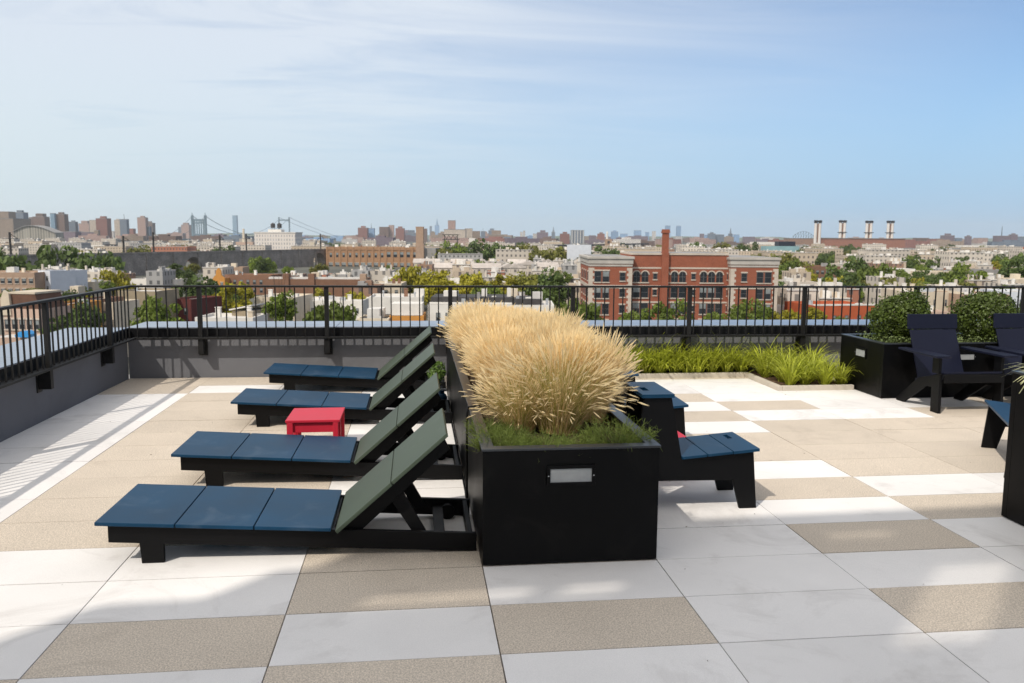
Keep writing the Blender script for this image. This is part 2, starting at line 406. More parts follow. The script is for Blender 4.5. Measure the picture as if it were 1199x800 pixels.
# fountain grass clumps
def fountain(seed, n=2600, R0=.15, H=.62, spread=.52, green=.12, plume=.62, fan=.85):
    rg = np.random.default_rng(seed); V = []; F = []; MI = []
    for i in range(n):
        th = rg.uniform(0, 2*np.pi); q = rg.random()**.6
        r0 = R0*np.sqrt(rg.random()); tilt = q*fan*rg.uniform(.7, 1.1)
        Ln = H*(rg.uniform(.50, 1.0) if rg.random() < .4 else rg.uniform(.8, 1.16))*(1.0 if q < .8 else 1.05)
        d = np.array([np.cos(th), np.sin(th)]); s = np.array([-d[1], d[0]])
        p = np.array([d[0]*r0, d[1]*r0, 0.]); pts = [p]
        ns = 5; ang = tilt*.35; droop = (.10+.45*q*q)*rg.uniform(.5, 1.3)*fan*1.5
        twist = rg.normal(0, .22); jit = rg.normal(0, .16, 2); bend = rg.normal(0, .10, 2)
        for k in range(ns):
            ang2 = ang+(tilt*.65+droop*.55)*((k+1)/ns)**1.5
            st = Ln/ns; dd = d*np.sin(ang2)+s*twist*.4
            kk = (k+1)/ns; dv_ = np.array([dd[0]+jit[0]+bend[0]*kk*2, dd[1]+jit[1]+bend[1]*kk*2, np.cos(ang2)]); dv_ /= np.linalg.norm(dv_); p = p+dv_*st; pts.append(p)
        isg = rg.random() < green*(1.6 if q < .7 else .8)
        hasp = (rg.random() < plume*(1.25 if q < .62 else .45)) and not isg
        w0 = .0020 if hasp else .0024
        wd = np.array([s[0], s[1], rg.uniform(-.5, .5)]); wd /= np.linalg.norm(wd)
        base = len(V)
        for k, pp in enumerate(pts):
            w = w0*(1-.75*k/ns); V += [pp-wd*w, pp+wd*w]
        for k in range(ns): F.append((base+2*k, base+2*k+1, base+2*k+3, base+2*k+2)); MI.append(2 if isg else 0)
        if hasp:
            e = pts[-1]; dv = pts[-1]-pts[-2]; dv /= np.linalg.norm(dv); dv = dv+np.array([d[0]*.25, d[1]*.25, -.12*q]); dv /= np.linalg.norm(dv)
            pl = rg.uniform(.06, .11); pw = rg.uniform(.0036, .0062)
            for wdir in (wd, np.cross(dv, wd)):
                b2 = len(V)
                for t, ww in ((-.3, .25), (.15, 1.), (.6, .85), (1.05, .08)): V += [e+dv*pl*t-wdir*pw*ww, e+dv*pl*t+wdir*pw*ww]
                for k in range(3): F.append((b2+2*k, b2+2*k+1, b2+2*k+3, b2+2*k+2)); MI.append(1)
            for k in range(9):                       # bristles of the seed head
                t = rg.uniform(-.2, .95); c = e+dv*pl*t; a = rg.normal(size=3); a -= dv*a.dot(dv); a /= np.linalg.norm(a)
                tip = c+a*.012+dv*.014; b2 = len(V); w = dv*.0009
                V += [c-w, c+w, tip+w*.3, tip-w*.3]; F.append((b2, b2+1, b2+2, b2+3)); MI.append(1)
    return grass_mesh('fountain_grass_blades', [m_straw, m_plume, m_gblade], V, F, MI)
fg = [fountain(21+i, H=.64 if i else .60, green=.12 if i else .42, fan=.85 if i else 1.2, R0=.15 if i else .20) for i in range(4)]
SOIL = PH-.075
spots = [(.82, 4.70, 0, 1.05), (.60, 4.74, 0, .80)]
row = 1; y = 4.98
while y < 8.75:
    for k, x in enumerate((.57, .80, 1.03) if row % 2 == 0 else (.62, .88, 1.05)):
        spots.append((x+random.uniform(-.04,.04), y+random.uniform(-.07,.07), 1+(row+k) % 3, random.uniform(.94, 1.1)*(1.03 if y > 6.5 else 1)))
    y += .31; row += 1
for i, (x, y, k, s) in enumerate(spots):
    lab = 'golden fountain grass clump at the front of the long planter, green at its base' if i == 0 else 'smaller golden fountain grass clump at the left rim beside the front clump' if i == 1 else 'dry golden fountain grass clump in the dense row behind the front clump'
    t = thing('fountain_grass', lab, 'ornamental grass', (x, y, SOIL), random.uniform(0, 6.28), None if i < 2 else 'fountain grass clumps massed in the long planter')
    q = .58 if i < 2 else .46; t.scale = (s*q, s*q, s*(.72 if i == 0 else .70 if y < 6.6 else .60 if y < 7.6 else .52)*random.uniform(.96, 1.05))
    t.rotation_euler.x = random.uniform(-.10, .10); t.rotation_euler.y = random.uniform(-.10, .10)
    link('blades', fg[k], t)

# feathery green ground plants at the near end
def feather(seed, n=380, rad=.17, H=.105):
    rg = np.random.default_rng(seed); V = []; F = []
    for i in range(n):
        th = rg.uniform(0, 6.283); r = rad*np.sqrt(rg.random())*.75; d = np.array([np.cos(th), np.sin(th), 0])
        p = d*r+np.array([0, 0, rg.uniform(0, .05)]); dirv = d*rg.uniform(.2, .9)+np.array([0, 0, rg.uniform(.25, 1.)])+rg.normal(0, .2, 3); dirv /= np.linalg.norm(dirv)
        L = H*rg.uniform(.5, 1.1); side = np.cross(dirv, rg.normal(size=3)); side /= np.linalg.norm(side)
        e = p+dirv*L; b = len(V); w = .0012
        V += [p-side*w, p+side*w, e+side*w*.5, e-side*w*.5]; F.append((b, b+1, b+2, b+3))
        for k in range(7):
            t = rg.uniform(.25, 1.); c = p+dirv*L*t; a = dirv*.6+rg.normal(0, .55, 3); a /= np.linalg.norm(a); l = rg.uniform(.015, .035)
            s2 = np.cross(a, rg.normal(size=3)); s2 /= np.linalg.norm(s2); b = len(V); w = .0011
            V += [c-s2*w, c+s2*w, c+a*l+s2*w*.4, c+a*l-s2*w*.4]; F.append((b, b+1, b+2, b+3))
    return grass_mesh('feathery_leaves', m_feather, V, F)
ff = [feather(61), feather(62), feather(63)]
for i, (x, y, s, lab) in enumerate([(.46, 4.30, 1.0, 'feathery green plant in the near left corner of the long planter'),
        (.66, 4.20, .85, 'low feathery green plant trailing over the front rim of the long planter'),
        (.86, 4.20, .72, 'sparse feathery plant under the front grass clump, above the planter light'),
        (1.06, 4.27, 1.15, 'bushy feathery green plant in the near right corner of the long planter'),
        (.42, 4.62, .8, 'feathery green plant spilling over the left rim of the long planter')]):
    t = thing('feathery_plant', lab, 'plant', (x, y, SOIL-.005), i*1.3); t.scale = (s, s, s)
    link('foliage', ff[i % 3], t)

# chaise lounges
def make_chaise(label, loc):
    t = thing('chaise_lounge', label, 'lounge chair', loc, 0, 'chaise lounges set out in a row beside the planter')
    zb = lambda x: .117-.0622*(x-.05)
    zt = lambda x: .214-.0606*(x-.05)
    poly = [(.05, zb(.05)), (.20, zb(.20)), (.208, 0), (.318, 0), (.318, zb(.318)), (1.80, zb(1.80)), (1.90, .0), (1.925, .0), (1.925, zt(1.925)), (.05, zt(.05))]
    for y in (.02, .593): MB().prism(poly, y, y+.028).build('side_rail', m_hdpe, t, bevel=.003)
    for (a, b, z0, z1) in ((.06, .085, .13, .205), (1.15, 1.175, .06, .14), (1.70, 1.76, .055, .075), (1.88, 1.905, .02, .10)):
        MB().box(a, b, .049, .592, z0, z1).build('cross_rail', m_hdpe, t, bevel=.002)
    W = .384
    for i in range(3):
        a = i*(W+.006); b = a+W; th = .02
        MB().prism([(a, zt(a)+.001), (b, zt(b)+.001), (b, zt(b)+th), (a, zt(a)+th)], -.015, .652).build('seat_slat', m_slat, t, bevel=.004)
    p0 = Vector((1.185, .150)); p1 = Vector((1.762, .655)); d = (p1-p0).normalized(); nrm = Vector((-d.y, d.x)); L = (p1-p0).length
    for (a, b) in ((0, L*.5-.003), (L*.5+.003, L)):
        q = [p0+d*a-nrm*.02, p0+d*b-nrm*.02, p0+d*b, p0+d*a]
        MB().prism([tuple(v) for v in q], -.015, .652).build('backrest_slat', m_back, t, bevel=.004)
    for y in (.052, .561):
        q = [p0+d*.0-nrm*.022, p0+d*(L-.03)-nrm*.022, p0+d*(L-.05)-nrm*.09, p0+d*.05-nrm*.105]
        MB().prism([tuple(v) for v in q], y, y+.025).build('backrest_frame', m_hdpe, t, bevel=.003)
    for y in (.085, .53):
        q = [(1.435, .335), (1.50, .385), (1.665, .085), (1.60, .07)]
        MB().prism(q, y, y+.022).build('prop_leg', m_hdpe, t, bevel=.003)
    MB().tube([(1.47, .06, .345), (1.47, .58, .345)], .008, 8).build('prop_rod', m_metal, t, smooth=True)
    for y in (.06, .54): MB().tube([(1.79, y, .045), (1.79, y+.04, .045)], .045, 14).build('wheel', m_hdpe, t)
    return t
ch = make_chaise('nearest dark chaise lounge, its long side rail beside the planter front', (-1.612, 4.24, 0))
for y, lab in ((5.565, 'second nearest chaise lounge, in front of the red side table'), (7.325, 'third chaise lounge, just behind the red side table'), (8.915, 'farthest chaise lounge, set against the far parapet')):
    dup(ch, (-1.612+random.uniform(-.005,.01), y, 0), R(random.uniform(-.4,.4)), lab)

# red side tables
def make_table(label, loc, rz):
    t = thing('side_table', label, 'side table', loc, rz)
    a, b, h = .205, .235, .275
    MB().box(-a, a, -b, b, h-.02, h).build('tabletop', m_red, t, bevel=.004)
    m = MB(); m.box(-a+.03, a-.03, -b+.02, -b+.04, h-.10, h-.021).box(-a+.03, a-.03, b-.04, b-.02, h-.10, h-.021).box(-a+.05, -a+.07, -b+.041, b-.041, h-.10, h-.021).box(a-.07, a-.05, -b+.041, b-.041, h-.10, h-.021)
    m.build('apron', m_red, t, bevel=.002)
    for sx in (-1, 1):
        for sy in (-1, 1):
            m = MB(); x = sx*(a-.035); y = sy*(b-.012)
            m.box(x-.02, x+.02, y-.011, y+.011, 0, h-.021); x2 = sx*(a-.012); y2 = sy*(b-.07)
            m.box(x2-.011, x2+.011, y2-.02, y2+.02, 0, h-.021)
            m.build('leg', m_red, t, bevel=.003)
    return t
tb = make_table('low red side table between the second and third chaise lounges', (-.79, 6.575, 0), 0)
dup(tb, (1.69, 5.74, 0), R(3), 'red side table tucked between two step benches behind the dry grass')

# step benches
def make_bench(label, loc, rz, width=.44, group='step benches along the long planter'):
    t = thing('step_bench', label, 'bench', loc, rz, group)      # local x = forward, y = across
    prof = [(.06, .713), (.0, 0), (.115, 0), (.155, .19), (.64, .185), (.69, 0), (.80, 0), (.768, .362), (.31, .327), (.235, .713)]
    for y in (.02, width-.045): MB().prism(prof, y, y+.025).build('side_panel', m_hdpe, t, bevel=.004)
    m = MB()                                         # top slab with its hand slot
    m.box(.045, .085, 0, width, .714, .736).box(.125, .245, 0, width, .714, .736).box(.085, .125, 0, width*.30, .714, .736).box(.085, .125, width*.30+.11, width, .714, .736)
    m.build('top_slab', m_slat, t)
    z = lambda x: .346+.085*(x-.305)
    def board(a, b, y0, y1, mm): mm.prism([(a, z(a)-.0175), (b, z(b)-.0175), (b, z(b)), (a, z(a))], y0, y1)
    for (a, b) in ((.305, .462), (.467, .625)):
        m = MB(); board(a, b, -.005, width+.005, m); m.build('seat_board', m_slat, t, bevel=.004)
    m = MB(); a, b = .630, .795; s0, s1 = width*.66, width*.66+.10
    board(a, .705, -.005, width+.005, m); board(.735, b, -.005, width+.005, m); board(.705, .735, -.005, s0, m); board(.705, .735, s1, width+.005, m)
    m.build('seat_board', m_slat, t)
    MB().prism([(.236, .712), (.222, .712), (.296, .345), (.312, .345)], .046, width-.046).build('back_panel', m_hdpe, t, bevel=.002)
    MB().box(.45, .50, .05, width-.05, .185, .21).build('stretcher', m_hdpe, t)
    return t
b1 = make_bench('nearest step bench, right of the long planter with a slotted blue-lit seat', (1.305, 4.785, 0), 0)
dup(b1, (1.305, 6.15, 0), R(-1), 'second step bench, its seat corner showing just past the nearest step bench')
dup(b1, (1.305, 7.58, 0), R(1), 'third step bench, its seat edge showing right of the grass plumes')
dup(b1, (1.305, 8.55, 0), R(0), 'farthest step bench, mostly hidden by the grass, beside the lily bed')
p1 = Vector((4.12, 5.25)); p2 = Vector((4.60, 6.18)); ax = (p2-p1).normalized(); fr = Vector((-ax.y, ax.x))
# local y runs p2 -> p1 reversed so that local x points to the front
rz = math.atan2(fr.y, fr.x); wB = 1.0
loc = p2-fr*.80 if False else p1-fr*.80
bR = make_bench('wide step bench half hidden by the tall black planter on the right edge', (loc.x+ax.x*wB, loc.y+ax.y*wB, 0), rz, wB, None)

# Adirondack chairs
def make_adirondack(label, loc, rz=0):
    t = thing('adirondack_chair', label, 'chair', loc, rz, 'navy adirondack chairs by the shrub planter')   # faces -y
    for sx in (-1, 1):
        x = sx*.325
        prof = [(-.01, 0), (.115, 0), (.12, .24), (.22, .235), (.58, .0), (.70, .0), (.70, .03), (.34, .30), (.0, .385)]
        MB().prism(prof, x-.015, x+.015, axis='x').build('side_frame', m_hdpe, t, bevel=.003)
        MB().box(x-.015, x+.015, .02, .125, .386, .548).build('arm_post', m_hdpe, t, bevel=.003)
        xa = sx*.345
        MB().prism([(xa-.075, -.06), (xa+.075, -.06), (xa+.075, .40), (xa+.03, .62), (xa-.055, .62), (xa-.075, .40)], .549, .571, axis='z').build('armrest', m_navy, t, bevel=.004)
    for i in range(4):
        a = -.015+i*.118; b = a+.112; zz = lambda y: .388-.29*(y+.015)
        MB().prism([(a, zz(a)), (b, zz(b)), (b, zz(b)+.02), (a, zz(a)+.02)], -.30, .30, axis='x').build('seat_slat', m_navy, t, bevel=.003)
    MB().box(-.31, .31, -.03, -.012, .30, .385).build('front_apron', m_hdpe, t, bevel=.003)
    MB().prism([(.455, .245), (.475, .245), (.685, .745), (.665, .745)], -.255, .255, axis='x').build('back_panel', m_navy, t, bevel=.004)
    MB().prism([(.668, .752), (.688, .752), (.705, .905), (.685, .905)], -.275, .275, axis='x').build('head_board', m_navy, t, bevel=.004)
    for sx in (-1, 1):
        MB().prism([(.462, .20), (.51, .20), (.745, .80), (.716, .80)], sx*.17-.012, sx*.17+.012, axis='x').build('back_brace', m_hdpe, t, bevel=.002)
    return t
a1 = make_adirondack('navy adirondack chair in front of the round shrubs, the left one of two', (5.36, 7.375, 0))
dup(a1, (6.33, 7.40, 0), R(-2), 'navy adirondack chair cut off by the right edge of the view')

# shrub planter behind the chairs
planter('planter_box', 'long black planter box with round shrubs behind the adirondack chairs', 4.885, 8.4, 8.13, 9.02, .59, [('front', -.82, .44, .17, .06), ('front', .95, .44, .17, .06), ('left', 0, .43, .19, .075)], .05)
def leaf_ball(name, seed, n, rad, leaf, mat, zs=1., core=.35, lumps=20):
    rg = np.random.default_rng(seed); V = []; F = []
    dirs = rg.normal(size=(lumps, 3)); dirs /= np.linalg.norm(dirs, axis=1)[:, None]; amp = rg.uniform(.0, .34, lumps)
    for i in range(n):
        d = rg.normal(size=3); d /= np.linalg.norm(d)
        bump = 1+max(0, float((np.clip(dirs@d, 0, 1)**6*amp).sum()))-.06
        r = rad*bump*(core+(1-core)*rg.random()**.42)*(1.0 if rg.random() < .88 else rg.uniform(1.03, 1.2)); p = d*r; p[2] *= zs
        nrm = d*.7+rg.normal(0, .6, 3); nrm /= np.linalg.norm(nrm); a = np.cross(nrm, rg.normal(size=3)); a /= np.linalg.norm(a); b = np.cross(nrm, a)
        l = leaf*rg.uniform(.6, 1.25); w = l*.55; k = len(V)
        V += [p-a*l*.5, p+b*w*.5, p+a*l*.5, p-b*w*.5]; F.append((k, k+1, k+2, k+3))
    return grass_mesh(name, mat, V, F)
for (x, y, r, lab, sd) in ((5.39, 8.62, .27, 'round dark green shrub left behind the first adirondack chair', 71), (6.36, 8.62, .285, 'round dark green shrub between the two adirondack chairs', 72), (7.6, 8.6, .28, 'round dark green shrub at the far right end of the shrub planter', 73)):
    t = thing('round_shrub', lab, 'shrub', (x, y, .54))
    link('foliage', leaf_ball('shrub_leaves', sd, 9500, r, .036, m_box, .98), t, (0, 0, .27))
    m = MB()
    for k in range(5):
        a = k*1.26; m.tube([(0, 0, -.01), (.05*math.cos(a), .05*math.sin(a), .12), (.15*math.cos(a), .15*math.sin(a), .32)], [.012, .009, .004], 6)
    m.build('stem', m_bark, t)
rg = np.random.default_rng(9); V = []; F = []
for i in range(5200):
    x = rg.uniform(4.97, 8.3); y = rg.uniform(8.20, 8.95); p = np.array([x, y, .55+rg.random()**1.5*.085])
    nrm = np.array([0, 0, .8])+rg.normal(0, .5, 3); nrm /= np.linalg.norm(nrm); a = np.cross(nrm, rg.normal(size=3)); a /= np.linalg.norm(a); b = np.cross(nrm, a); l = rg.uniform(.018, .035); k = len(V)
    V += [p-a*l*.5, p+b*l*.3, p+a*l*.5, p-b*l*.3]; F.append((k, k+1, k+2, k+3))
o = link('ground_cover', grass_mesh('ground_cover', m_cover, V, F)); tag(o, 'low pale green ground cover under the round shrubs', 'ground cover', kind='stuff')

# tall black planter at the right edge
planter('tall_planter', 'tall black planter box cut by the right edge of the view', 3.537, 4.45, 3.05, 4.512, .90, [], .06)
t = thing('striped_leaf_plant', 'pale striped leaf plant in the tall black planter at the right edge', 'plant', (3.68, 4.38, .84))
V = []; F = []; rg = np.random.default_rng(4)
for i in range(46):
    th = rg.uniform(0, 6.283); d = np.array([math.cos(th), math.sin(th), 0]); s = np.array([-d[1], d[0], 0]); L = rg.uniform(.16, .28); up = rg.uniform(.4, 1.1); p = d*.02; k0 = len(V)
    for k in range(5):
        w = .008*(1-abs(k/4-.35)*1.2); V += [p-s*w, p+s*w]; el = up-k*.45; p = p+L/4*(d*math.cos(el)+np.array([0, 0, math.sin(el)]))
    for k in range(4): F.append((k0+2*k, k0+2*k+1, k0+2*k+3, k0+2*k+2))
link('leaves', grass_mesh('striped_leaves', m_varieg, V, F), t)

# dry bits blown on to the pavers
rg = np.random.default_rng(31); V = []; F = []
for i in range(95):
    x = rg.uniform(-3.1, 4.6); y = rg.uniform(3.0, 9.4)
    if rg.random() < .55: y = RY0+RD*round((y-RY0)/RD)+rg.normal(0, .012)
    a = rg.uniform(0, 6.28); l = rg.uniform(.002, .007); w = l*rg.uniform(.2, .6); d = np.array([math.cos(a), math.sin(a), 0]); s_ = np.array([-d[1], d[0], 0]); p = np.array([x, y, .003]); k = len(V)
    V += [p-d*l, p+s_*w+np.array([0, 0, .004]), p+d*l, p-s_*w]; F.append((k, k+1, k+2, k+3))
o = link('leaf_litter', grass_mesh('leaf_litter', M('dry_litter', (.10,.07,.04), .9, .1, var=.5, scale=30), V, F)); tag(o, 'tiny dry bits scattered over the pavers', 'leaf litter', kind='stuff')
# lily bed along the far parapet
mb = MB(); mb.box(1.55, 4.86, 9.62, 9.93, -.045, .03).box(4.03, 4.86, 8.70, 9.62, -.045, .03)
o = mb.build('planting_bed', m_mulch); tag(o, kind='structure')
mb = MB(); mb.box(1.5, 4.02, 9.575, 9.625, -.01, .055).box(3.985, 4.035, 8.66, 9.574, -.01, .055).box(4.036, 4.87, 8.65, 8.70, -.01, .055)
o = mb.build('kerb', m_kerb, bevel=.006); tag(o, kind='structure')
def lily(seed, n=85, H=.36):
    rg = np.random.default_rng(seed); V = []; F = []
    for i in range(n):
        th = rg.uniform(0, 6.283); d = np.array([np.cos(th), np.sin(th), 0]); s = np.array([-d[1], d[0], 0]); L = H*rg.uniform(.65, 1.3)
        el = rg.uniform(.9, 1.5); p = d*rg.uniform(0, .05); k0 = len(V); ns = 6; cur = rg.uniform(.9, 2.1)
        for k in range(ns+1):
            w = .0068*(1-(k/ns)**2*.92); V += [p-s*w, p+s*w]; e2 = el-cur*(k/ns)**1.4; p = p+L/ns*(d*math.cos(e2)+np.array([0, 0, math.sin(e2)]))
        for k in range(ns): F.append((k0+2*k, k0+2*k+1, k0+2*k+3, k0+2*k+2))
    return grass_mesh('lily_blades', m_lily, V, F)
ll = [lily(81), lily(82, 75, .40), lily(83, 95, .33)]
ls = []
x = 1.75
while x < 4.0:
    ls.append((x+random.uniform(-.03,.03), 9.70+random.uniform(-.03,.03))); ls.append((x+.08+random.uniform(-.03,.03), 9.84+random.uniform(-.03,.03))); x += .17
for y in (8.86, 9.12, 9.38, 9.66):
    x = 4.14+random.uniform(0,.08)
    while x < 4.84: ls.append((x+random.uniform(-.04,.04), y+random.uniform(-.05,.05))); x += .2
for i, (x, y) in enumerate(ls):
    s = random.uniform(.95, 1.2)*(1.12 if y > 9.6 else .92)
    front = y < 8.95
    t = thing('lily_plant', 'bright green strappy clump at the near kerb of the bed by the shrub planter' if front else 'bright green strappy clump in the planting bed under the far railing', 'plant', (x, y, .025), random.uniform(0, 6.28),
              'strappy clumps along the near kerb of the bed' if front else 'strappy clumps in the bed under the railing')
    t.scale = (s, s, s); link('blades', ll[i % 3], t)

# potted sprout and irrigation bits between the chaises and the planter
t = thing('potted_sprout', 'small bushy green sprout in a dark pot between the two farthest lounges', 'potted plant', (.20, 8.42, 0))
MB().lathe([(.05, 0), (.065, .12), (.07, .125), (.07, .14), (.06, .14)], n=14).build('pot', m_hdpe, t)
MB().tube([(0, 0, .12), (.005, 0, .22), (0, .004, .32)], [.006, .005, .003], 6).build('stem', m_varieg, t)
link('foliage', leaf_ball('sprout_leaves', 15, 420, .085, .04, m_sprout, 1.2, .2), t, (0, 0, .30))
t = thing('irrigation_valve', 'small blue-grey irrigation fitting on the floor left of the long planter', 'irrigation fitting', (.245, 8.13, 0))
MB().lathe([(.055, 0), (.055, .10), (.045, .12), (.03, .13), (.03, .16)], n=14).build('valve_body', m_slat, t, smooth=False)
MB().box(-.05, .05, -.008, .008, .162, .176).build('handle', m_metal, t, bevel=.003)
m = MB(); m.tube([(.40, 5.05, .58), (.36, 5.05, .63), (.318, 5.05, .625), (.31, 5.05, .56), (.31, 5.05, .40), (.31, 5.06, .012), (.315, 5.3, .010), (.312, 8.1, .010)], .007, 8)
o = m.build('irrigation_tube', m_hdpe, smooth=True); tag(o, 'thin black irrigation tube bent over the left rim of the long planter', 'hose')

# the stair penthouse behind the viewer shades the near floor; its slatted roof screen is added to shape that light
t = thing('penthouse', 'pale roof penthouse behind the viewer, with an added slatted screen shaping the light', 'building', (0, -1.8, 0), R(2.2))
PXL = -6.85
MB().box(PXL, .6, -6, 0, 0, 5.0).build('wall', m_pen, t)
m = MB(); m.box(PXL-.1, .7, -6.1, .1, 5.002, 5.2); m.build('roof', m_greyb, t)
m = MB()
# solid screen panels with openings placed to drop soft light patches on the floor (x0,x1,z0,z1, open share)
ops = [(-6.12,-5.98,7.80,7.88,1.), (-5.65,-4.75,8.34,8.68,.40), (-4.70,-4.3,8.34,8.68,.40), (-3.55,-3.05,9.12,9.42,.30), (-2.74,-2.2,7.3,8.65,.45)]
top = lambda x: 9.42 if x < -4.72 else 9.78
m.box(PXL, PXL+.45, -.12, 0, 5.2, 8.65); m.box(PXL+.451, PXL+.62, -.12, 0, 5.2, 9.1)
edges_x = [PXL+.621]
for a, b, *_ in ops: edges_x += [a, b]
edges_x.append(.6)
for i in range(0, len(edges_x), 2): m.box(edges_x[i]+.0005, edges_x[i+1]-.0005, -.12, 0, 5.2, top(edges_x[i+1]-.01))
for a, b, z0, z1, sh in ops:
    m.box(a, b, -.12, 0, 5.2, z0); m.box(a, b, -.12, 0, z1, top(b-.01))
    if sh < 1:
        n = int((z1-z0)/.085)
        for k in range(n): zc = z0+(k+.5)*(z1-z0)/n; hh = .0425*(1-sh); m.box(a, b, -.004, 0, zc-hh, zc+hh)
m.build('light_shaping_screen', m_pen, t)
for i in range(3):
    MB().box(-6+i*2.1, -4.9+i*2.1, .002, .03, .3, 2.3).build('window', m_glass, t)

# ================================================================== THE CITY
mb = MB(); S = 45000
mb.quad((-S,-S,GROUND), (S,-S,GROUND), (S,S,GROUND), (-S,S,GROUND))
o = mb.build('ground', m_ground); tag(o, kind='structure')
CITYROT = -YAW
def frame_at(px0, px1, pyt, D):
    a = city(px0, pyt, D); b = city(px1, pyt, D)
    w = (b-a).dot(RGT); c = (a+b)/2
    return Vector((c.x, c.y, 0)), w, max(1.5, min(a.z, b.z)-GROUND if False else (a.z+b.z)/2-GROUND)
_wm = {}
def win_mesh(w, h, kind):
    k = (round(w, 2), round(h, 2), kind)
    if k not in _wm:
        m = MB(); f = .09
        m.box(-w/2, w/2, -.10, .0, -h/2, -h/2+f).box(-w/2, w/2, -.10, .0, h/2-f, h/2).box(-w/2, -w/2+f, -.10, .0, -h/2+f, h/2-f).box(w/2-f, w/2, -.10, .0, -h/2+f, h/2-f)
        m.box(-w/2+f, w/2-f, -.08, .0, -.04, .04)
        g_ = 1 if kind == 'glass' else 2
        m.box(-w/2+f, w/2-f, -.035, 0, -h/2+f, -.04, 1).box(-w/2+f, w/2-f, -.045, 0, .04, h/2-f, g_)
        if kind == 'white': m.box(-w/2-.1, w/2+.1, -.16, 0, h/2+.01, h/2+.28, 3).box(-w/2-.1, w/2+.1, -.2, 0, -h/2-.2, -h/2-.01, 3)
        if kind == 'lintel' or kind == 'glass' or kind == 'blind':
            m.box(-w/2-.12, w/2+.12, -.14, 0, h/2+.01, h/2+.32, 3).box(-w/2-.1, w/2+.1, -.2, 0, -h/2-.22, -h/2-.01, 3)
        _wm[k] = m.mesh('window', [m_frame, m_glass, m_blind, m_stone])
    return _wm[k]
def put_window(t, x, z, w=1.1, h=1.8, y=0, kind='plain', rz=0):
    o = link('window', win_mesh(w, h, kind), t, (x, y-.001, z)); o.rotation_euler.z = rz
    return o
def body(t, w, H, dep, wall, roof=None, parapet=.6, name='wall', uv=True, x0=None, y0=0, z0=0):
    a = -w/2 if x0 is None else x0; b = a+w; p = .3
    m = MB(); m.box(a, b, y0, y0+dep, z0, H-parapet-.05)
    m.box(a, b, y0, y0+p, H-parapet-.05, H).box(a, b, y0+dep-p, y0+dep, H-parapet-.05, H).box(a, a+p, y0+p, y0+dep-p, H-parapet-.05, H).box(b-p, b, y0+p, y0+dep-p, H-parapet-.05, H)
    m.build(name, wall, t, uv=uv)
    if roof: MB().box(a+p, b-p, y0+p, y0+dep-p, H-parapet-.049, H-parapet+.02).build('roof', roof, t)
def clutter(t, w, H, dep, n, rs, mats=None, hmax=2.6):
    """roof bulkheads, vents and chimneys, each a part"""
    for i in range(n):
        k = rs.choice(['bulkhead', 'chimney', 'vent', 'hatch', 'chimney', 'air_unit'])
        x = rs.uniform(-w/2+.8, w/2-1.2); y = rs.uniform(.8, max(1., dep-1.4)); z = H-.6
        if k == 'bulkhead': MB().box(x, x+min(2.4, w*.4), y, y+2.6, z, z+rs.uniform(1.8, hmax)).build(k, rs.choice([m_white, m_roofw, m_cream, m_greyb]), t)
        elif k == 'chimney': hc_ = rs.uniform(1.2, 2.2); MB().box(x, x+.9, y, y+.7, z, z+hc_).box(x-.08, x+.98, y-.08, y+.78, z+hc_, z+hc_+.15).build(k, rs.choice([m_brickd, m_cream, m_white]), t)
        elif k == 'vent': MB().lathe([(.16, z), (.16, z+1.1), (.28, z+1.15), (.28, z+1.45), (.1, z+1.6)], x, y, 10).build(k, m_metal, t)
        elif k == 'hatch': MB().box(x, x+1.2, y, y+1.2, z, z+.8).build(k, m_roofw, t)
        else: MB().box(x, x+1.4, y, y+1.1, z, z+1.1).build(k, m_metal, t)
def block(name, label, cat, px0, px1, pyt, D, dep=12., wall=None, roof=None, parapet=.6, rot=0., group=None, wins=None, clut=0, seed=1, side_wins=None):
    loc, w, H = frame_at(px0, px1, pyt, D)
    t = thing(name, label, cat, (loc.x, loc.y, GROUND), CITYROT+R(rot), group)
    body(t, w, H, dep, wall, roof or m_roofw, parapet)
    if wins:
        n, ww, wh, rows, step, kind = wins          # n windows per storey, rows storeys from the top
        for r in range(rows):
            for i in range(n):
                x = -w/2+w*(i+.5)/n; put_window(t, x, H-parapet-1.5-wh*.4-r*step, ww, wh, 0, kind)
    if side_wins:
        sx, n, ww, wh, rows, step, kind = side_wins
        for r in range(rows):
            for i in range(n): put_window(t, sx*w/2, H-parapet-1.6-wh*.4-r*step, ww, wh, dep*(i+.5)/n, kind, R(90)*sx)
    if clut: clutter(t, w, H, dep, clut, random.Random(seed))
    return t, w, H
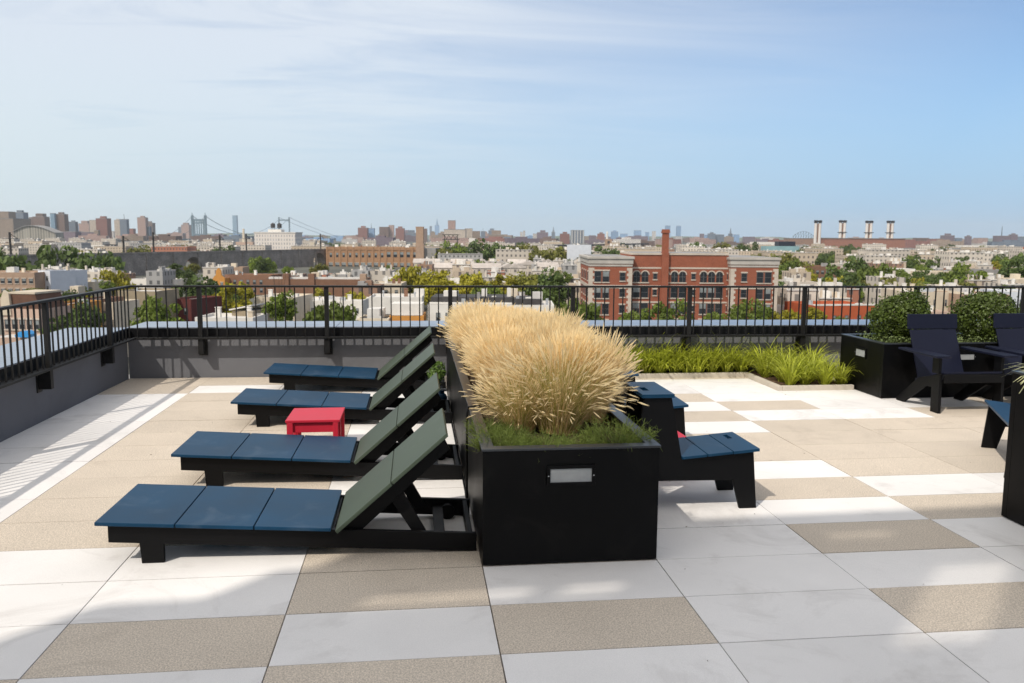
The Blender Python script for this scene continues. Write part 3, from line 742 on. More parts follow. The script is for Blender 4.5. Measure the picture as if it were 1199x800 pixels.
def tower(label, cat, px0, px1, pyt, D, wall, dep=None, base=GROUND, name='apartment_tower', rot=0, group=None, crown=None, roofm=None):
    a = city(px0, pyt, D); b = city(px1, pyt, D); w = (b-a).dot(RGT); c = (a+b)/2; H = c.z-base; dep = dep or w*.8
    t = thing(name, label, cat, (c.x, c.y, base), CITYROT+R(rot), group)
    MB().box(-w/2, w/2, 0, dep, 0, H).build('wall', wall, t, uv=True)
    MB().box(-w/2-.01*w, w/2+.01*w, -.01*w, dep+.01*w, H+.02, H+1.2).build('roof', roofm or m_roofg, t)
    if crown == 'box': MB().box(-w*.22, w*.25, dep*.3, dep*.7, H+1.2, H+1.2+max(3, w*.18)).build('bulkhead', wall, t, uv=True)
    if crown == 'spire': MB().lathe([(w*.3, H+1.2), (w*.18, H+w*.7), (w*.03, H+w*1.6)], 0, dep/2, 10).build('spire', wall, t)
    if crown == 'step': MB().box(-w*.3, w*.3, dep*.15, dep*.85, H+1.2, H+w*.28).build('setback', wall, t, uv=True)
    if crown == 'mast': MB().lathe([(w*.04, H+1.2), (w*.02, H+w*.8)], 0, dep/2, 6).build('mast', m_dsteel, t)
    return t, w, H
def water_tank(t, x, y, z, r=2.2, h=4.):
    tk = MB().lathe([(r, z+3), (r, z+3+h), (r*.1, z+3+h+r*.6)], x, y, 14).build('water_tank', m_roofd, t)
    m = MB()
    for k in range(4):
        a = k*math.pi/2+.7; m.beam((x+r*.7*math.cos(a), y+r*.7*math.sin(a), z), (x+r*.7*math.cos(a), y+r*.7*math.sin(a), z+3), .25)
    m.build('tank_legs', m_dsteel, tk)

# ---- trees
def crown_mesh(name, seed, n_lump, per, leaf, mat, shape='round'):
    rg = np.random.default_rng(seed); V = []; F = []
    for l in range(n_lump):
        u = rg.normal(size=3); u /= np.linalg.norm(u); r = rg.random()**.45
        c = u*r*np.array([.80, .80, .70]); 
        if shape == 'tall': c *= np.array([.8, .8, 1.35])
        if shape == 'wide': c *= np.array([1.2, 1.2, .6])
        if c[2] < -.45: c[2] *= .5
        lr = rg.uniform(.17, .34)
        d = rg.normal(size=(per, 3)); d /= np.linalg.norm(d, axis=1)[:, None]; d[:, 2] *= .75
        P = c+d*lr*(rg.random((per, 1))**.4)
        N = d*.6+rg.normal(0, .55, (per, 3))+np.array([0, 0, .25]); N /= np.linalg.norm(N, axis=1)[:, None]
        A = np.cross(N, rg.normal(size=(per, 3))); A /= np.linalg.norm(A, axis=1)[:, None]; B = np.cross(N, A)
        s = leaf*rg.uniform(.6, 1.3, (per, 1))
        Q = np.stack([P-A*s*.5, P+B*s*.36, P+A*s*.5, P-B*s*.36], 1).reshape(-1, 3)
        k = len(V); V += list(Q); F += [(k+4*i, k+4*i+1, k+4*i+2, k+4*i+3) for i in range(per)]
    V = np.array(V); V[:, 2] -= np.median(V[:, 2]); V /= np.percentile(np.abs(V), 98.5, axis=0)
    return grass_mesh(name, mat, V, F)
def trunk_mesh(seed):
    rs = random.Random(seed); m = MB()
    m.tube([(0, 0, 0), (.02, 0, .5), (0, .02, 1.)], [.06, .045, .035], 8)
    for k in range(5):
        a = k*1.26+rs.random(); m.tube([(0, 0, .75), (.22*math.cos(a), .22*math.sin(a), 1.1), (.42*math.cos(a), .42*math.sin(a), 1.45)], [.028, .018, .008], 6)
    return m.mesh('trunk', m_bark, smooth=True)
TRK = trunk_mesh(3)
CR = {}
for nm, mt in (('A', m_leafA), ('B', m_leafB), ('C', m_leafC), ('D', m_leafD)):
    CR[nm] = [crown_mesh('crown_leaves', 300+ord(nm)*7+i, 36, 100, .125, mt, sh) for i, sh in enumerate(('round', 'wide', 'tall'))]
def tree(px, pyt, wpx, D, kind='A', label=None, group=None, shape=0, hratio=.9, base=GROUND):
    p = city(px, pyt, D); r = wpx*D/FPX/2; top = p.z; rz_ = r*hratio; zc = top-rz_*.98
    t = thing('tree', label or 'leafy street tree', 'tree', (p.x, p.y, base), random.uniform(0, 6.28), group)
    th = max(.5, zc-rz_*.4-base)
    tr = link('trunk', TRK, t); tr.scale = (r*1.0, r*1.0, th/ .95)
    cr = link('crown', CR[kind][shape], t, (0, 0, zc-base)); cr.scale = (r, r, rz_); cr.rotation_euler.z = random.uniform(0, 6.28)
    return t

# ---- the red brick school
D0 = 190.
def sx(px): return (city(px, 320, D0)-city(800, 320, D0)).dot(RGT)
pz = lambda py: city(800, py, D0).z-GROUND
c = city(800, 320, D0)
t = thing('school_building', 'large red brick building with pale stone bands and a tall square brick chimney', 'building', (c.x, c.y, GROUND), CITYROT)
xl0, xl1, xr0, xr1 = sx(690), sx(740), sx(856), sx(911)
Hw = pz(304); Hc = pz(299)
REC = 2.6
for (a, b) in ((xl0, xl1), (xr0, xr1)):
    MB().box(a, b, 0, 24, 0, Hw-.01).build('wing_wall', m_brick, t)
    m = MB(); m.box(a-.5, b+.5, -.5, 24.5, Hw, Hw+.55).box(a-.25, b+.25, -.25, 24.25, Hw-1.1, Hw-.012).box(a-.12, b+.12, -.12, 24.12, Hw-1.7, Hw-1.25)
    m.build('cornice', m_cornice, t, bevel=.08)
    MB().box(a+.6, b-.6, .6, 23.4, Hw+.56, Hw+.62).build('roof', m_roofg, t)
    m = MB()
    for z in (pz(336.5), pz(333.5)-.9): m.box(a-.1, b+.1, -.1, 24.1, z, z+.42)
    m.build('stone_band', m_stone, t)
    for xx, s in ((a, 1), (b, -1)):
        m = MB(); q = 0; z = .5
        while z < Hw-2.0:
            ww = 1.15 if q % 2 == 0 else .8
            m.box(min(xx-.07*s, xx+ww*s), max(xx-.07*s, xx+ww*s), -.07, .5, z, z+.62)
            m.box(min(xx-.071*s, xx+.3*s), max(xx-.071*s, xx+.3*s), .501, .5+ww, z, z+.62)
            z += .63; q += 1
        m.build('quoin_stones', m_stone, t)
MB().box(xl1+.01, xr0-.01, REC, 22, 0, Hc).build('main_wall', m_brick, t)
m = MB(); m.box(xl1+.02, xr0-.02, REC-.2, 22.1, Hc+.002, Hc+.4); m.build('coping', m_stone, t)
MB().box(xl1+.6, xr0-.6, REC+.6, 21.4, Hc+.402, Hc+.45).build('roof', m_roofg, t)
m = MB()
for z in (pz(315.5), pz(336)-.2, pz(355)-.2): m.box(xl1+.02, xr0-.02, REC-.1, REC, z, z+.36)
m.build('stone_band', m_stone, t)
# arched heads, windows
def arch_win(x, z, w, h, y):
    m = MB(); n = 8
    outer = [(x-w/2, z-h/2), (x+w/2, z-h/2)]+[(x+w/2*math.cos(math.pi*k/n), z+h/2-w/2+w/2*math.sin(math.pi*k/n)) for k in range(n+1)]
    m.prism(outer, y-.03, y, 1)
    ring = []
    for k in range(n+1): ring.append((x+(w/2+.02)*math.cos(math.pi*k/n), z+h/2-w/2+(w/2+.02)*math.sin(math.pi*k/n)))
    for k in range(n, -1, -1): ring.append((x+(w/2+.26)*math.cos(math.pi*k/n), z+h/2-w/2+(w/2+.26)*math.sin(math.pi*k/n)))
    for k in range(n):
        q = [ring[k], ring[k+1], ring[2*n+1-k-1], ring[2*n+1-k]]; m.prism(q, y-.10, y, 2)
    m.box(x-w/2, x+w/2, y-.07, y-.031, z-.05, z+.05, 0).box(x-.05, x+.05, y-.07, y-.031, z-h/2, z+h/2-.1, 0)
    m.box(x-w/2-.2, x+w/2+.2, y-.22, y, z-h/2-.26, z-h/2-.01, 2)
    m.build('arched_window', [m_frame, m_glass, m_stone], t)
rows = [pz(324.5), pz(343.5), pz(362.5), pz(382)]
for px in (747.5, 757.5, 782, 792.5, 802, 827, 836.5, 846):
    arch_win(sx(px), rows[0]-.1, 1.55, 2.5, REC)
    for r in rows[1:]: put_window(t, sx(px), r, 1.65, 2.5, REC, random.choice(['glass', 'blind', 'glass']))
for px in (769.5, 815, 858.5-1.2):
    for r in rows: put_window(t, sx(px), r, .95, 1.35, REC, 'glass')
for px in (700, 709.5, 890, 899.5):
    for r in rows: put_window(t, sx(px), r, 1.55, 2.5, 0, random.choice(['glass', 'blind', 'blind']))
for px in (729, 871.5):
    for r in rows: put_window(t, sx(px), r, 1.3, 1.9, 0, 'glass')
for yy in (3, 8.5, 13, 18.5):
    for r in rows: put_window(t, xl0, r, 1.3, 2.0, yy, 'glass', R(-90))
# chimney, on a buttress up the facade
cx0, cx1 = sx(776.5), sx(784.5); Ht = pz(270)
m = MB(); m.box(cx0, cx1, REC-.9, REC+1.0, 0, Hc+.6).box(cx0+.1, cx1-.1, REC-.7, REC+.8, Hc+.6, Ht).box(cx0-.1, cx1+.1, REC-.9, REC+1., Ht-.6, Ht-.2).box(cx0+.0, cx1-.0, REC-.8, REC+.9, Ht-.2, Ht+.25)
m.build('chimney', m_brick, t)

# ---- white row house with the mansard roof
t, w, H = block('row_house', 'wide white house with a dark mansard roof, right behind the far railing and the grass', 'house', 501, 649, 357, 150, 11, m_white, m_roofw, .4)
hw = w/2
for fx_ in (-.42, -.345, -.245, -.10, .02, .14, .27, .40, .435): put_window(t, fx_*w, H-2.35, .75, 1.7, 0, 'plain')
m = MB(); z0 = H+.02
m.prism([(-hw+.2, z0), (hw*.35, z0), (hw*.35, z0+1.25), (-hw+.5, z0+1.25)], 1.2, 9.5)
m.build('mansard_roof', m_roofd, t)
m = MB(); m.box(hw*.36, hw*.80, 1.0, 9.5, z0, z0+1.0); m.build('dark_roof_slab', m_roofd, t)
MB().box(-hw+.15, hw*.33, .6, 1.15, z0, z0+.32).build('white_ledge', m_white, t)
for (fx_, ww, y, h, mt, nm) in ((-.33, 2.6, 3, 2.2, m_white, 'dormer'), (-.10, .55, .5, 2.2, m_greyb, 'vent_pipe'), (-.06, 1.0, 4, 2.6, m_white, 'chimney'), (.14, .7, 3, 2.9, m_white, 'chimney'), (.18, 1.4, 5, 2.6, m_cream, 'chimney'), (.21, .6, 2, 1.5, m_metal, 'vent'), (.02, .8, 2, 1.4, m_white, 'vent'), (.30, 1.2, 2.2, 1.2, m_white, 'hatch'), (.37, 1.8, 2, 2.2, m_roofw, 'bulkhead'), (.445, .5, 1, 1.1, m_metal, 'vent'), (-.22, .7, .4, 1.0, m_metal, 'air_unit')):
    x = fx_*w; MB().box(x-ww/2, x+ww/2, y, y+ww*.9, z0, z0+h).build(nm, mt, t)

# ---- named buildings of the middle distance: name, label, category, px0, px1, top, D, depth, wall, roof, parapet, rot, wins, clutter
rs = random.Random(8)
for i, a in enumerate([
 ('apartment_house', 'tan brick apartment house with square windows at the left end of the view', 'building', -35, 40, 319, 262, 14, m_brickt, m_roofw, .6, 0, (9, 1.3, 1.5, 4, 3.2, 'white'), 4),
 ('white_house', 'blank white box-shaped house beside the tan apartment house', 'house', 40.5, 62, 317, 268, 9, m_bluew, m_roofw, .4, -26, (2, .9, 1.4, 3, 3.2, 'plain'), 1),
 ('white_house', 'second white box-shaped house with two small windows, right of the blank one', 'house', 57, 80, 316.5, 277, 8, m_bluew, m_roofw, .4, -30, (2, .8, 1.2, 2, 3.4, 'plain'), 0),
 ('row_house', 'cream house with three windows between the white box houses and a yellow-green tree', 'house', 80, 112, 330, 285, 9, m_cream, m_roofw, .5, -8, (3, 1.0, 1.6, 3, 3.2, 'plain'), 2),
 ('flat_house', 'low house with a dark curved roof under the white box houses', 'house', 46, 74, 343, 205, 8, m_greyb, m_roofd, .3, -10, None, 1),
 ('mansard_house', 'house with a brown shingle mansard and cream gables behind the left railing', 'house', 2, 48, 362, 128, 8, m_pinkc, m_roofg, .3, -6, (5, .9, 1.5, 2, 3., 'white'), 0),
 ('orange_house', 'narrow orange and grey house behind the left railing', 'house', 50, 82, 356, 140, 9, m_orange, m_roofg, .4, -8, (3, .8, 1.4, 2, 3., 'plain'), 1),
 ('brown_house', 'brown brick house in shade behind a left railing post', 'house', 84, 112, 351, 150, 9, m_brickd, m_roofg, .4, -6, None, 1),
 ('pale_house', 'narrow pale house with a column of small windows behind the left railing corner', 'house', 110, 133, 354, 152, 8, m_cream, m_roofw, .3, -10, (1, 1.1, 1.6, 3, 2.6, 'plain'), 0),
 ('grey_house', 'grey block house with an olive upper wall at the railing corner', 'house', 134, 184, 341, 165, 9, m_olive, m_roofw, .4, -6, (3, .8, 1.2, 1, 3., 'plain'), 1),
 ('maroon_house', 'dark maroon brick house with a white parapet by the round green tree', 'house', 196, 226, 350, 172, 10, m_maroon, m_roofw, .5, -18, (2, .9, 1.4, 3, 3., 'plain'), 0),
 ('low_white_house', 'low white house with a stepped parapet just over the far coping', 'house', 228, 296, 372, 150, 9, m_white, m_roofw, .5, 0, None, 3),
 ('shed_house', 'dark tan shed-roofed house beside the low white house', 'house', 270, 296, 364, 158, 8, m_olive, m_roofw, .3, -14, None, 0),
 ('gable_church', 'small yellow gabled church front among the rooftops', 'church', 249, 263, 326, 320, 12, m_orange, m_roofw, .3, 0, (2, 1.0, 1.8, 2, 3.4, 'white'), 0),
 ('brick_row', 'brown brick row with a cream cornice and seven upper windows', 'building', 262, 318, 322, 325, 12, m_brickd, m_roofw, .6, -6, (7, 1.2, 1.7, 3, 3.2, 'plain'), 4),
 ('tan_row', 'pinkish tan rooftop building above the brown brick row', 'building', 254, 284, 313, 400, 10, m_brickt, m_roofw, .6, 0, (5, 1.0, 1.4, 2, 3.2, 'plain'), 2),
 ('long_brick_row', 'long red-brown brick building with a white roof strip and brick piers', 'building', 308, 426, 327, 250, 14, m_brickd, m_roofw, .5, 2, None, 4),
 ('cream_block', 'cream block with a pale flat roof behind a small round tree', 'building', 297, 346, 348, 195, 13, m_cream, m_roofw, .5, -5, (5, .8, 1.4, 2, 3., 'plain'), 2),
 ('white_block', 'low white block between the cream block and the brick pier', 'building', 347, 424, 352, 205, 13, m_white, m_roofw, .5, 0, (6, .9, 1.3, 2, 3., 'plain'), 5),
 ('stacked_house', 'stacked white house with a long dark eave right of the brick pier', 'house', 432, 494, 348, 190, 12, m_white, m_roofw, .5, 4, None, 4),
 ('stacked_house', 'cream stepped house above the house with the dark eave', 'house', 434, 470, 332, 240, 12, m_cream, m_roofw, .5, 0, (3, .9, 1.4, 2, 3., 'plain'), 3),
 ('white_house', 'white house rising behind the cream stepped house', 'house', 448, 478, 326, 275, 10, m_white, m_roofw, .5, 0, (3, .9, 1.4, 2, 3., 'plain'), 2),
 ('orange_shed', 'low orange-walled house with white upper storey beside the white mansard house', 'house', 456, 496, 370, 148, 8, m_orange, m_roofw, .3, 3, None, 2),
 ('low_brown_house', 'low cream house with a dark roof under the stacked white house', 'house', 418, 455, 373, 146, 7, m_cream, m_roofd, .3, 0, None, 3),
 ('white_row', 'row of white houses with pale roofs left of the yellow trees', 'house', 150, 206, 327, 330, 10, m_white, m_roofw, .5, -8, (6, .9, 1.4, 2, 3., 'plain'), 6),
 ('brown_warehouse', 'brown brick warehouse with a white roof edge right of the red school', 'building', 930, 985, 312, 430, 20, m_brickd, m_roofw, .8, 4, (9, 1.6, 1.8, 3, 3.4, 'plain'), 3),
 ('orange_brick_house', 'orange-red brick building with a white parapet behind the right railing', 'building', 952, 1032, 358, 185, 14, m_rededge, m_roofw, .8, 10, (5, .9, 1.3, 2, 3.3, 'plain'), 3),
 ('low_white_block', 'low white block between the red school and the orange-red building', 'building', 905, 951, 357, 200, 14, m_white, m_roofw, .5, 0, (4, .9, 1.3, 2, 3.2, 'plain'), 2),
 ('long_white_roof', 'long white flat roof stretching behind the trees right of the school', 'building', 912, 975, 333, 290, 18, m_white, m_roofw, .5, 0, None, 2),
 ('pink_house', 'pinkish brick house with two dark windows between the round shrubs', 'house', 1076, 1113, 365, 160, 9, m_pinkc, m_roofw, .4, 4, (3, .8, 1.3, 2, 3., 'plain'), 1),
 ('cream_wall_house', 'tall cream blank-walled house behind the round shrubs', 'house', 1062, 1128, 342, 200, 14, m_cream, m_roofw, .5, 0, (5, .5, 1.6, 1, 3., 'plain'), 4),
 ('tan_house', 'tan house at the right, partly behind the second round shrub', 'house', 1124, 1182, 345, 195, 12, m_brickt, m_roofw, .5, 0, (5, .9, 1.4, 2, 3., 'plain'), 3),
 ('white_house', 'white house with two storeys of small windows near the right edge', 'house', 1180, 1225, 342, 200, 12, m_bluew, m_roofw, .5, 0, (4, .9, 1.4, 2, 3., 'plain'), 2),
 ('white_block', 'white block house with a pair of small windows above the spreading tree', 'house', 1052, 1072, 315, 420, 14, m_white, m_roofw, .5, 0, (3, 1.1, 1.8, 2, 3.2, 'plain'), 1),
 ('cream_terrace', 'long cream terrace with banded upper walls right of the white block house', 'building', 1072, 1122, 318, 415, 12, m_cream, m_roofw, .5, 0, (5, 1.8, 1.3, 2, 3.2, 'plain'), 3),
 ('white_block', 'pair of white houses behind the bright green tree at right', 'house', 1120, 1156, 313, 430, 12, m_white, m_roofw, .5, 0, (4, 1.1, 1.6, 2, 3.2, 'plain'), 3),
 ('grey_house', 'dark grey house beside the bright green tree at right', 'house', 1154, 1182, 316, 400, 12, m_greyb, m_roofw, .6, 8, None, 1),
 ('pale_row', 'pale low row across the right side in front of the dark grey house', 'house', 1150, 1230, 327, 300, 12, m_cream, m_roofw, .5, 0, (10, 1.0, 1.4, 2, 3.2, 'plain'), 6),
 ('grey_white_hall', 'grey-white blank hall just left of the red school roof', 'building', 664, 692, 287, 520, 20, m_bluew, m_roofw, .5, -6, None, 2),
 ('white_hall', 'low white hall among trees before the bridge', 'building', 228, 250, 289, 1050, 25, m_white, m_roofw, .8, 0, None, 1),
 ('cream_hall', 'low cream hall beyond the viaduct, left of the bridge', 'building', 130, 170, 293, 950, 25, m_cream, m_roofw, .8, 0, (6, 2, 2.5, 1, 4, 'plain'), 1),
 ('pink_hall', 'small pink brick building over the viaduct between two trees', 'building', 187, 204, 290, 1000, 20, m_pinkc, m_roofw, .8, 0, (4, 2, 3, 2, 5, 'plain'), 1),
 ('modern_block', 'white and black modern block left of a viaduct pole', 'building', 93, 122, 287.5, 1100, 20, m_white, m_roofw, .5, 0, (5, 2.4, 3, 2, 5, 'plain'), 0),
 ('black_block', 'black clad block beside the white modern block', 'building', 122, 129, 286.5, 1090, 20, m_blackbox, m_roofd, .5, 0, None, 0),
]):
    nm, lab, cat, p0, p1, pt, D, dep, wall, roof, par, rot, wins, cl = a
    t, w, H = block(nm, lab, cat, p0, p1, pt, D, dep, wall, roof, par, rot, None, wins, cl, 100+i)
    if nm == 'mansard_house':
        MB().prism([(-w/2+.1, H), (w/2-.1, H), (w/2-.9, H+2.3), (-w/2+.9, H+2.3)], .3, 6.5).build('mansard_roof', m_roofbr, t)
        MB().prism([(-w/2-.2, H-1), (-w/2+1.4, H-1), (-w/2+1.2, H+2.4), (-w/2+.4, H+2.9), (-w/2-.2, H+1.5)], -.2, .25).build('gable', m_cream, t)
        MB().box(-w/2+.8, w/2-.8, .2, 6.6, H+2.31, H+2.6).build('roof_edge', m_cream, t)
    if nm == 'gable_church':
        MB().prism([(-w/2, H), (w/2, H), (w/2-1.2, H+1.2), (.9, H+3.0), (0, H+4.0), (-.9, H+3.0), (-w/2+1.2, H+1.2)], 0, .8).build('gable', m_orange, t)
    if nm == 'long_brick_row':
        for fx_ in (-.27, -.02, .49): MB().box(fx_*w-.9, fx_*w+.9, -.5, 3., 0, H+1.6).build('brick_pier', m_brickt if fx_ > .4 else m_brickd, t)
        MB().box(-w/2+1.5, w/2-1.5, 1.2, 3.5, H-.3, H+.5).build('roof_strip', m_roofw, t)
    if nm == 'shed_house':
        MB().prism([(-w/2-.3, H+.02), (w/2+.3, H+1.0), (w/2+.3, H+1.25), (-w/2-.3, H+.27)], -.5, 8).build('shed_roof', m_roofw, t)
    if lab.startswith('stacked white'):
        MB().box(-w/2-.6, w/2+.4, -.9, 1, H-4.3, H-3.9).build('eave', m_roofd, t)
    if nm == 'orange_shed': MB().box(-w/2+.3, w/2-.3, 1, 6, H, H+2.1).build('upper_storey', m_white, t)
    if nm == 'grey_house' and rot == -6: MB().box(-w/2-.1, w/2+.1, -.12, -.01, 0, H-2.8).build('lower_wall', m_greyb, t)
    if nm == 'orange_brick_house': MB().box(-w/2-.05, w/2+.05, -.06, .32, H+.002, H+.35).build('white_coping', m_white, t)

c = city(26, 392, 121)
t = thing('blue_tarp', 'bright blue tarp on a low roof behind the left railing', 'tarp', (c.x, c.y, c.z-.4), CITYROT)
MB().prism([(-1.1, 0), (1.1, 0), (1.1, .45), (.4, .9), (-.5, .8), (-1.1, .35)], 0, 1.8).build('tarp_sheet', m_tarp, t)
c = city(22, 392, 122); 
t = thing('low_shed', 'low brick shed with a white roof under the blue tarp', 'shed', (c.x, c.y, GROUND), CITYROT)
body(t, 9, c.z-.45-GROUND, 5, m_pinkc, m_roofw, .1)

# ---- ochre factory with its chimney
t, w, H = block('factory', 'long ochre brick factory with arched windows and a tall chimney', 'factory', 382, 491, 289.5, 640, 30, m_bricko, m_roofw, .8, -3, None, None, 0)
zt_ = H
for i in range(14):
    x = -w/2+w*(i+.6)/14.3
    if i < 9: put_window(t, x, H-6.2, 1.8, 3.4, 0, 'plain')
    else: put_window(t, x, H-5.6, 3.0, 4.0, 0, 'plain')
    put_window(t, x, H-14.0, 3.4, 4.0, 0, 'white')
m = MB()
for i in range(15): x = -w/2+w*i/14; m.box(x-.6, x+.6, -.45, -.001, 0, H)
m.box(-w/2, w/2, -.5, -.46, H-2.2, H-1.6); m.build('brick_pilaster', m_bricko, t)
MB().box(w/2+.2, w/2+13, -1, 26, 0, H-.5).build('side_hall', m_greyb, t)
cz = city(491, 267, 640).z-GROUND; cxx = w/2+1.2
MB().box(cxx-3.1, cxx+3.1, -4.4, -.6, 0, cz-12).box(cxx-2.8, cxx+2.8, -4.2, -.9, cz-12, cz).box(cxx-3.0, cxx+3.0, -4.3, -.8, cz+.01, cz+.9).build('chimney', m_brickt, t)
clutter(t, w, H, 28, 8, random.Random(4), hmax=3.5)
# ---- white loft with water tanks
t, w, H = tower('white loft building with ribbon windows and two water tanks on its roof', 'building', 297, 346, 273, 900, W_ribbon, 24, name='loft_building', rot=-4, roofm=m_roofw)
MB().box(-w*.2, w*.12, 5, 16, H+1.2, H+4).build('bulkhead', m_white, t)
water_tank(t, -w*.10, 8, H+2.5, 2.4, 4.2); water_tank(t, w*.06, 8, H+2.5, 2.4, 4.2)
# ---- railway viaduct with its arches and poles
A = city(-60, 306, 372); B = city(412, 294.2, 690); A.z = B.z = 0
d = (B-A); Lv = d.length; rzv = math.atan2(d.y, d.x); Hv = 12.2
t = thing('railway_viaduct', 'dark sooty stone railway viaduct with round arches crossing the left half', 'viaduct', (A.x, A.y, GROUND), rzv)
arches = [(.455, 7.5), (.86, 8.0)]
xs_ = [0]; m = MB()
prev = 0
for fa_, rad in arches:
    cx_ = fa_*Lv
    m.box(prev, cx_-rad, 0, 9, 0, Hv)
    n = 14; hc = 2.2
    for k in range(n):
        a0 = math.pi-math.pi*k/n; a1 = math.pi-math.pi*(k+1)/n
        m.prism([(cx_+rad*math.cos(a0), hc+rad*math.sin(a0)), (cx_+rad*math.cos(a1), hc+rad*math.sin(a1)), (cx_+rad*math.cos(a1), Hv), (cx_+rad*math.cos(a0), Hv)], 0, 9)
    prev = cx_+rad
m.box(prev, Lv, 0, 9, 0, Hv); m.build('stone_wall', m_viaduct, t)
MB().box(0, Lv, -.35, .4, Hv+.01, Hv+1.0).build('parapet', m_viaduct, t)
MB().box(0, Lv, .5, 9.2, Hv+.01, Hv+.5).build('track_bed', m_ballast, t)
for fx_ in np.linspace(.03, .97, 16): MB().box(fx_*Lv-.8, fx_*Lv+.8, -.45, -.002, 0, Hv).build('pilaster', m_viaduct, t)
pole_me = {}
for i, (px, pyt, D) in enumerate([(11, 272, 420), (144, 276, 470), (179, 272, 500), (257, 275, 560), (288, 274, 590), (375, 274, 660)]):
    p = city(px, pyt, D); zb_ = GROUND+Hv
    t = thing('catenary_pole', 'dark railway pole on the viaduct', 'pole', (p.x, p.y, zb_), rzv)
    t['label'] = ['dark railway pole on the viaduct at the far left', 'dark railway pole on the viaduct left of the cream hall', 'dark railway pole on the viaduct right of the cream hall', 'dark railway pole just left of the supertall glass tower', 'dark railway pole at the left side of the white loft', 'dark railway pole over the right arch of the viaduct'][i]
    h_ = p.z-zb_
    MB().beam((0, 0, -.5), (0, 0, h_), .75, .75).build('mast', m_dsteel, t)
    MB().beam((-4, 0, h_*.72), (4.5, 0, h_*.72), .3, .3).beam((0, 0, h_*.95), (4.3, 0, h_*.73), .18, .18).build('cross_arm', m_dsteel, t)
# steel railway girder on the right of the factory
A = city(497, 291, 760); B = city(760, 283.6, 1750); d = B-A; d.z = 0; Lg = d.length
t = thing('railway_bridge', 'low dark steel railway girder crossing the middle distance', 'bridge', (A.x, A.y, GROUND), math.atan2(d.y, d.x))
MB().box(0, Lg, 0, 8, 10.5, 13.0).build('girder', m_dsteel, t)
for k in range(12): MB().box(Lg*(k+.5)/12-1, Lg*(k+.5)/12+1, 2, 6, 0, 10.49).build('pier', m_viaduct, t)
A0 = city(528, 277, 900); t = thing('signal_gantry', 'dark steel truss gantry below the large cream stepped building', 'gantry', (A0.x, A0.y, GROUND), CITYROT)
zt_ = city(528, 275, 900).z-GROUND; m = MB()
for x in (-7, 7): m.beam((x, 0, 0), (x, 0, zt_), .8)
for k in range(6): m.beam((-7+k*14/6, 0, zt_-5 if k % 2 else zt_), (-7+(k+1)*14/6, 0, zt_ if k % 2 else zt_-5), .5)
m.beam((-9, 0, zt_), (9, 0, zt_), .8).beam((-9, 0, zt_-5), (9, 0, zt_-5), .8); m.build('truss', m_dsteel, t)

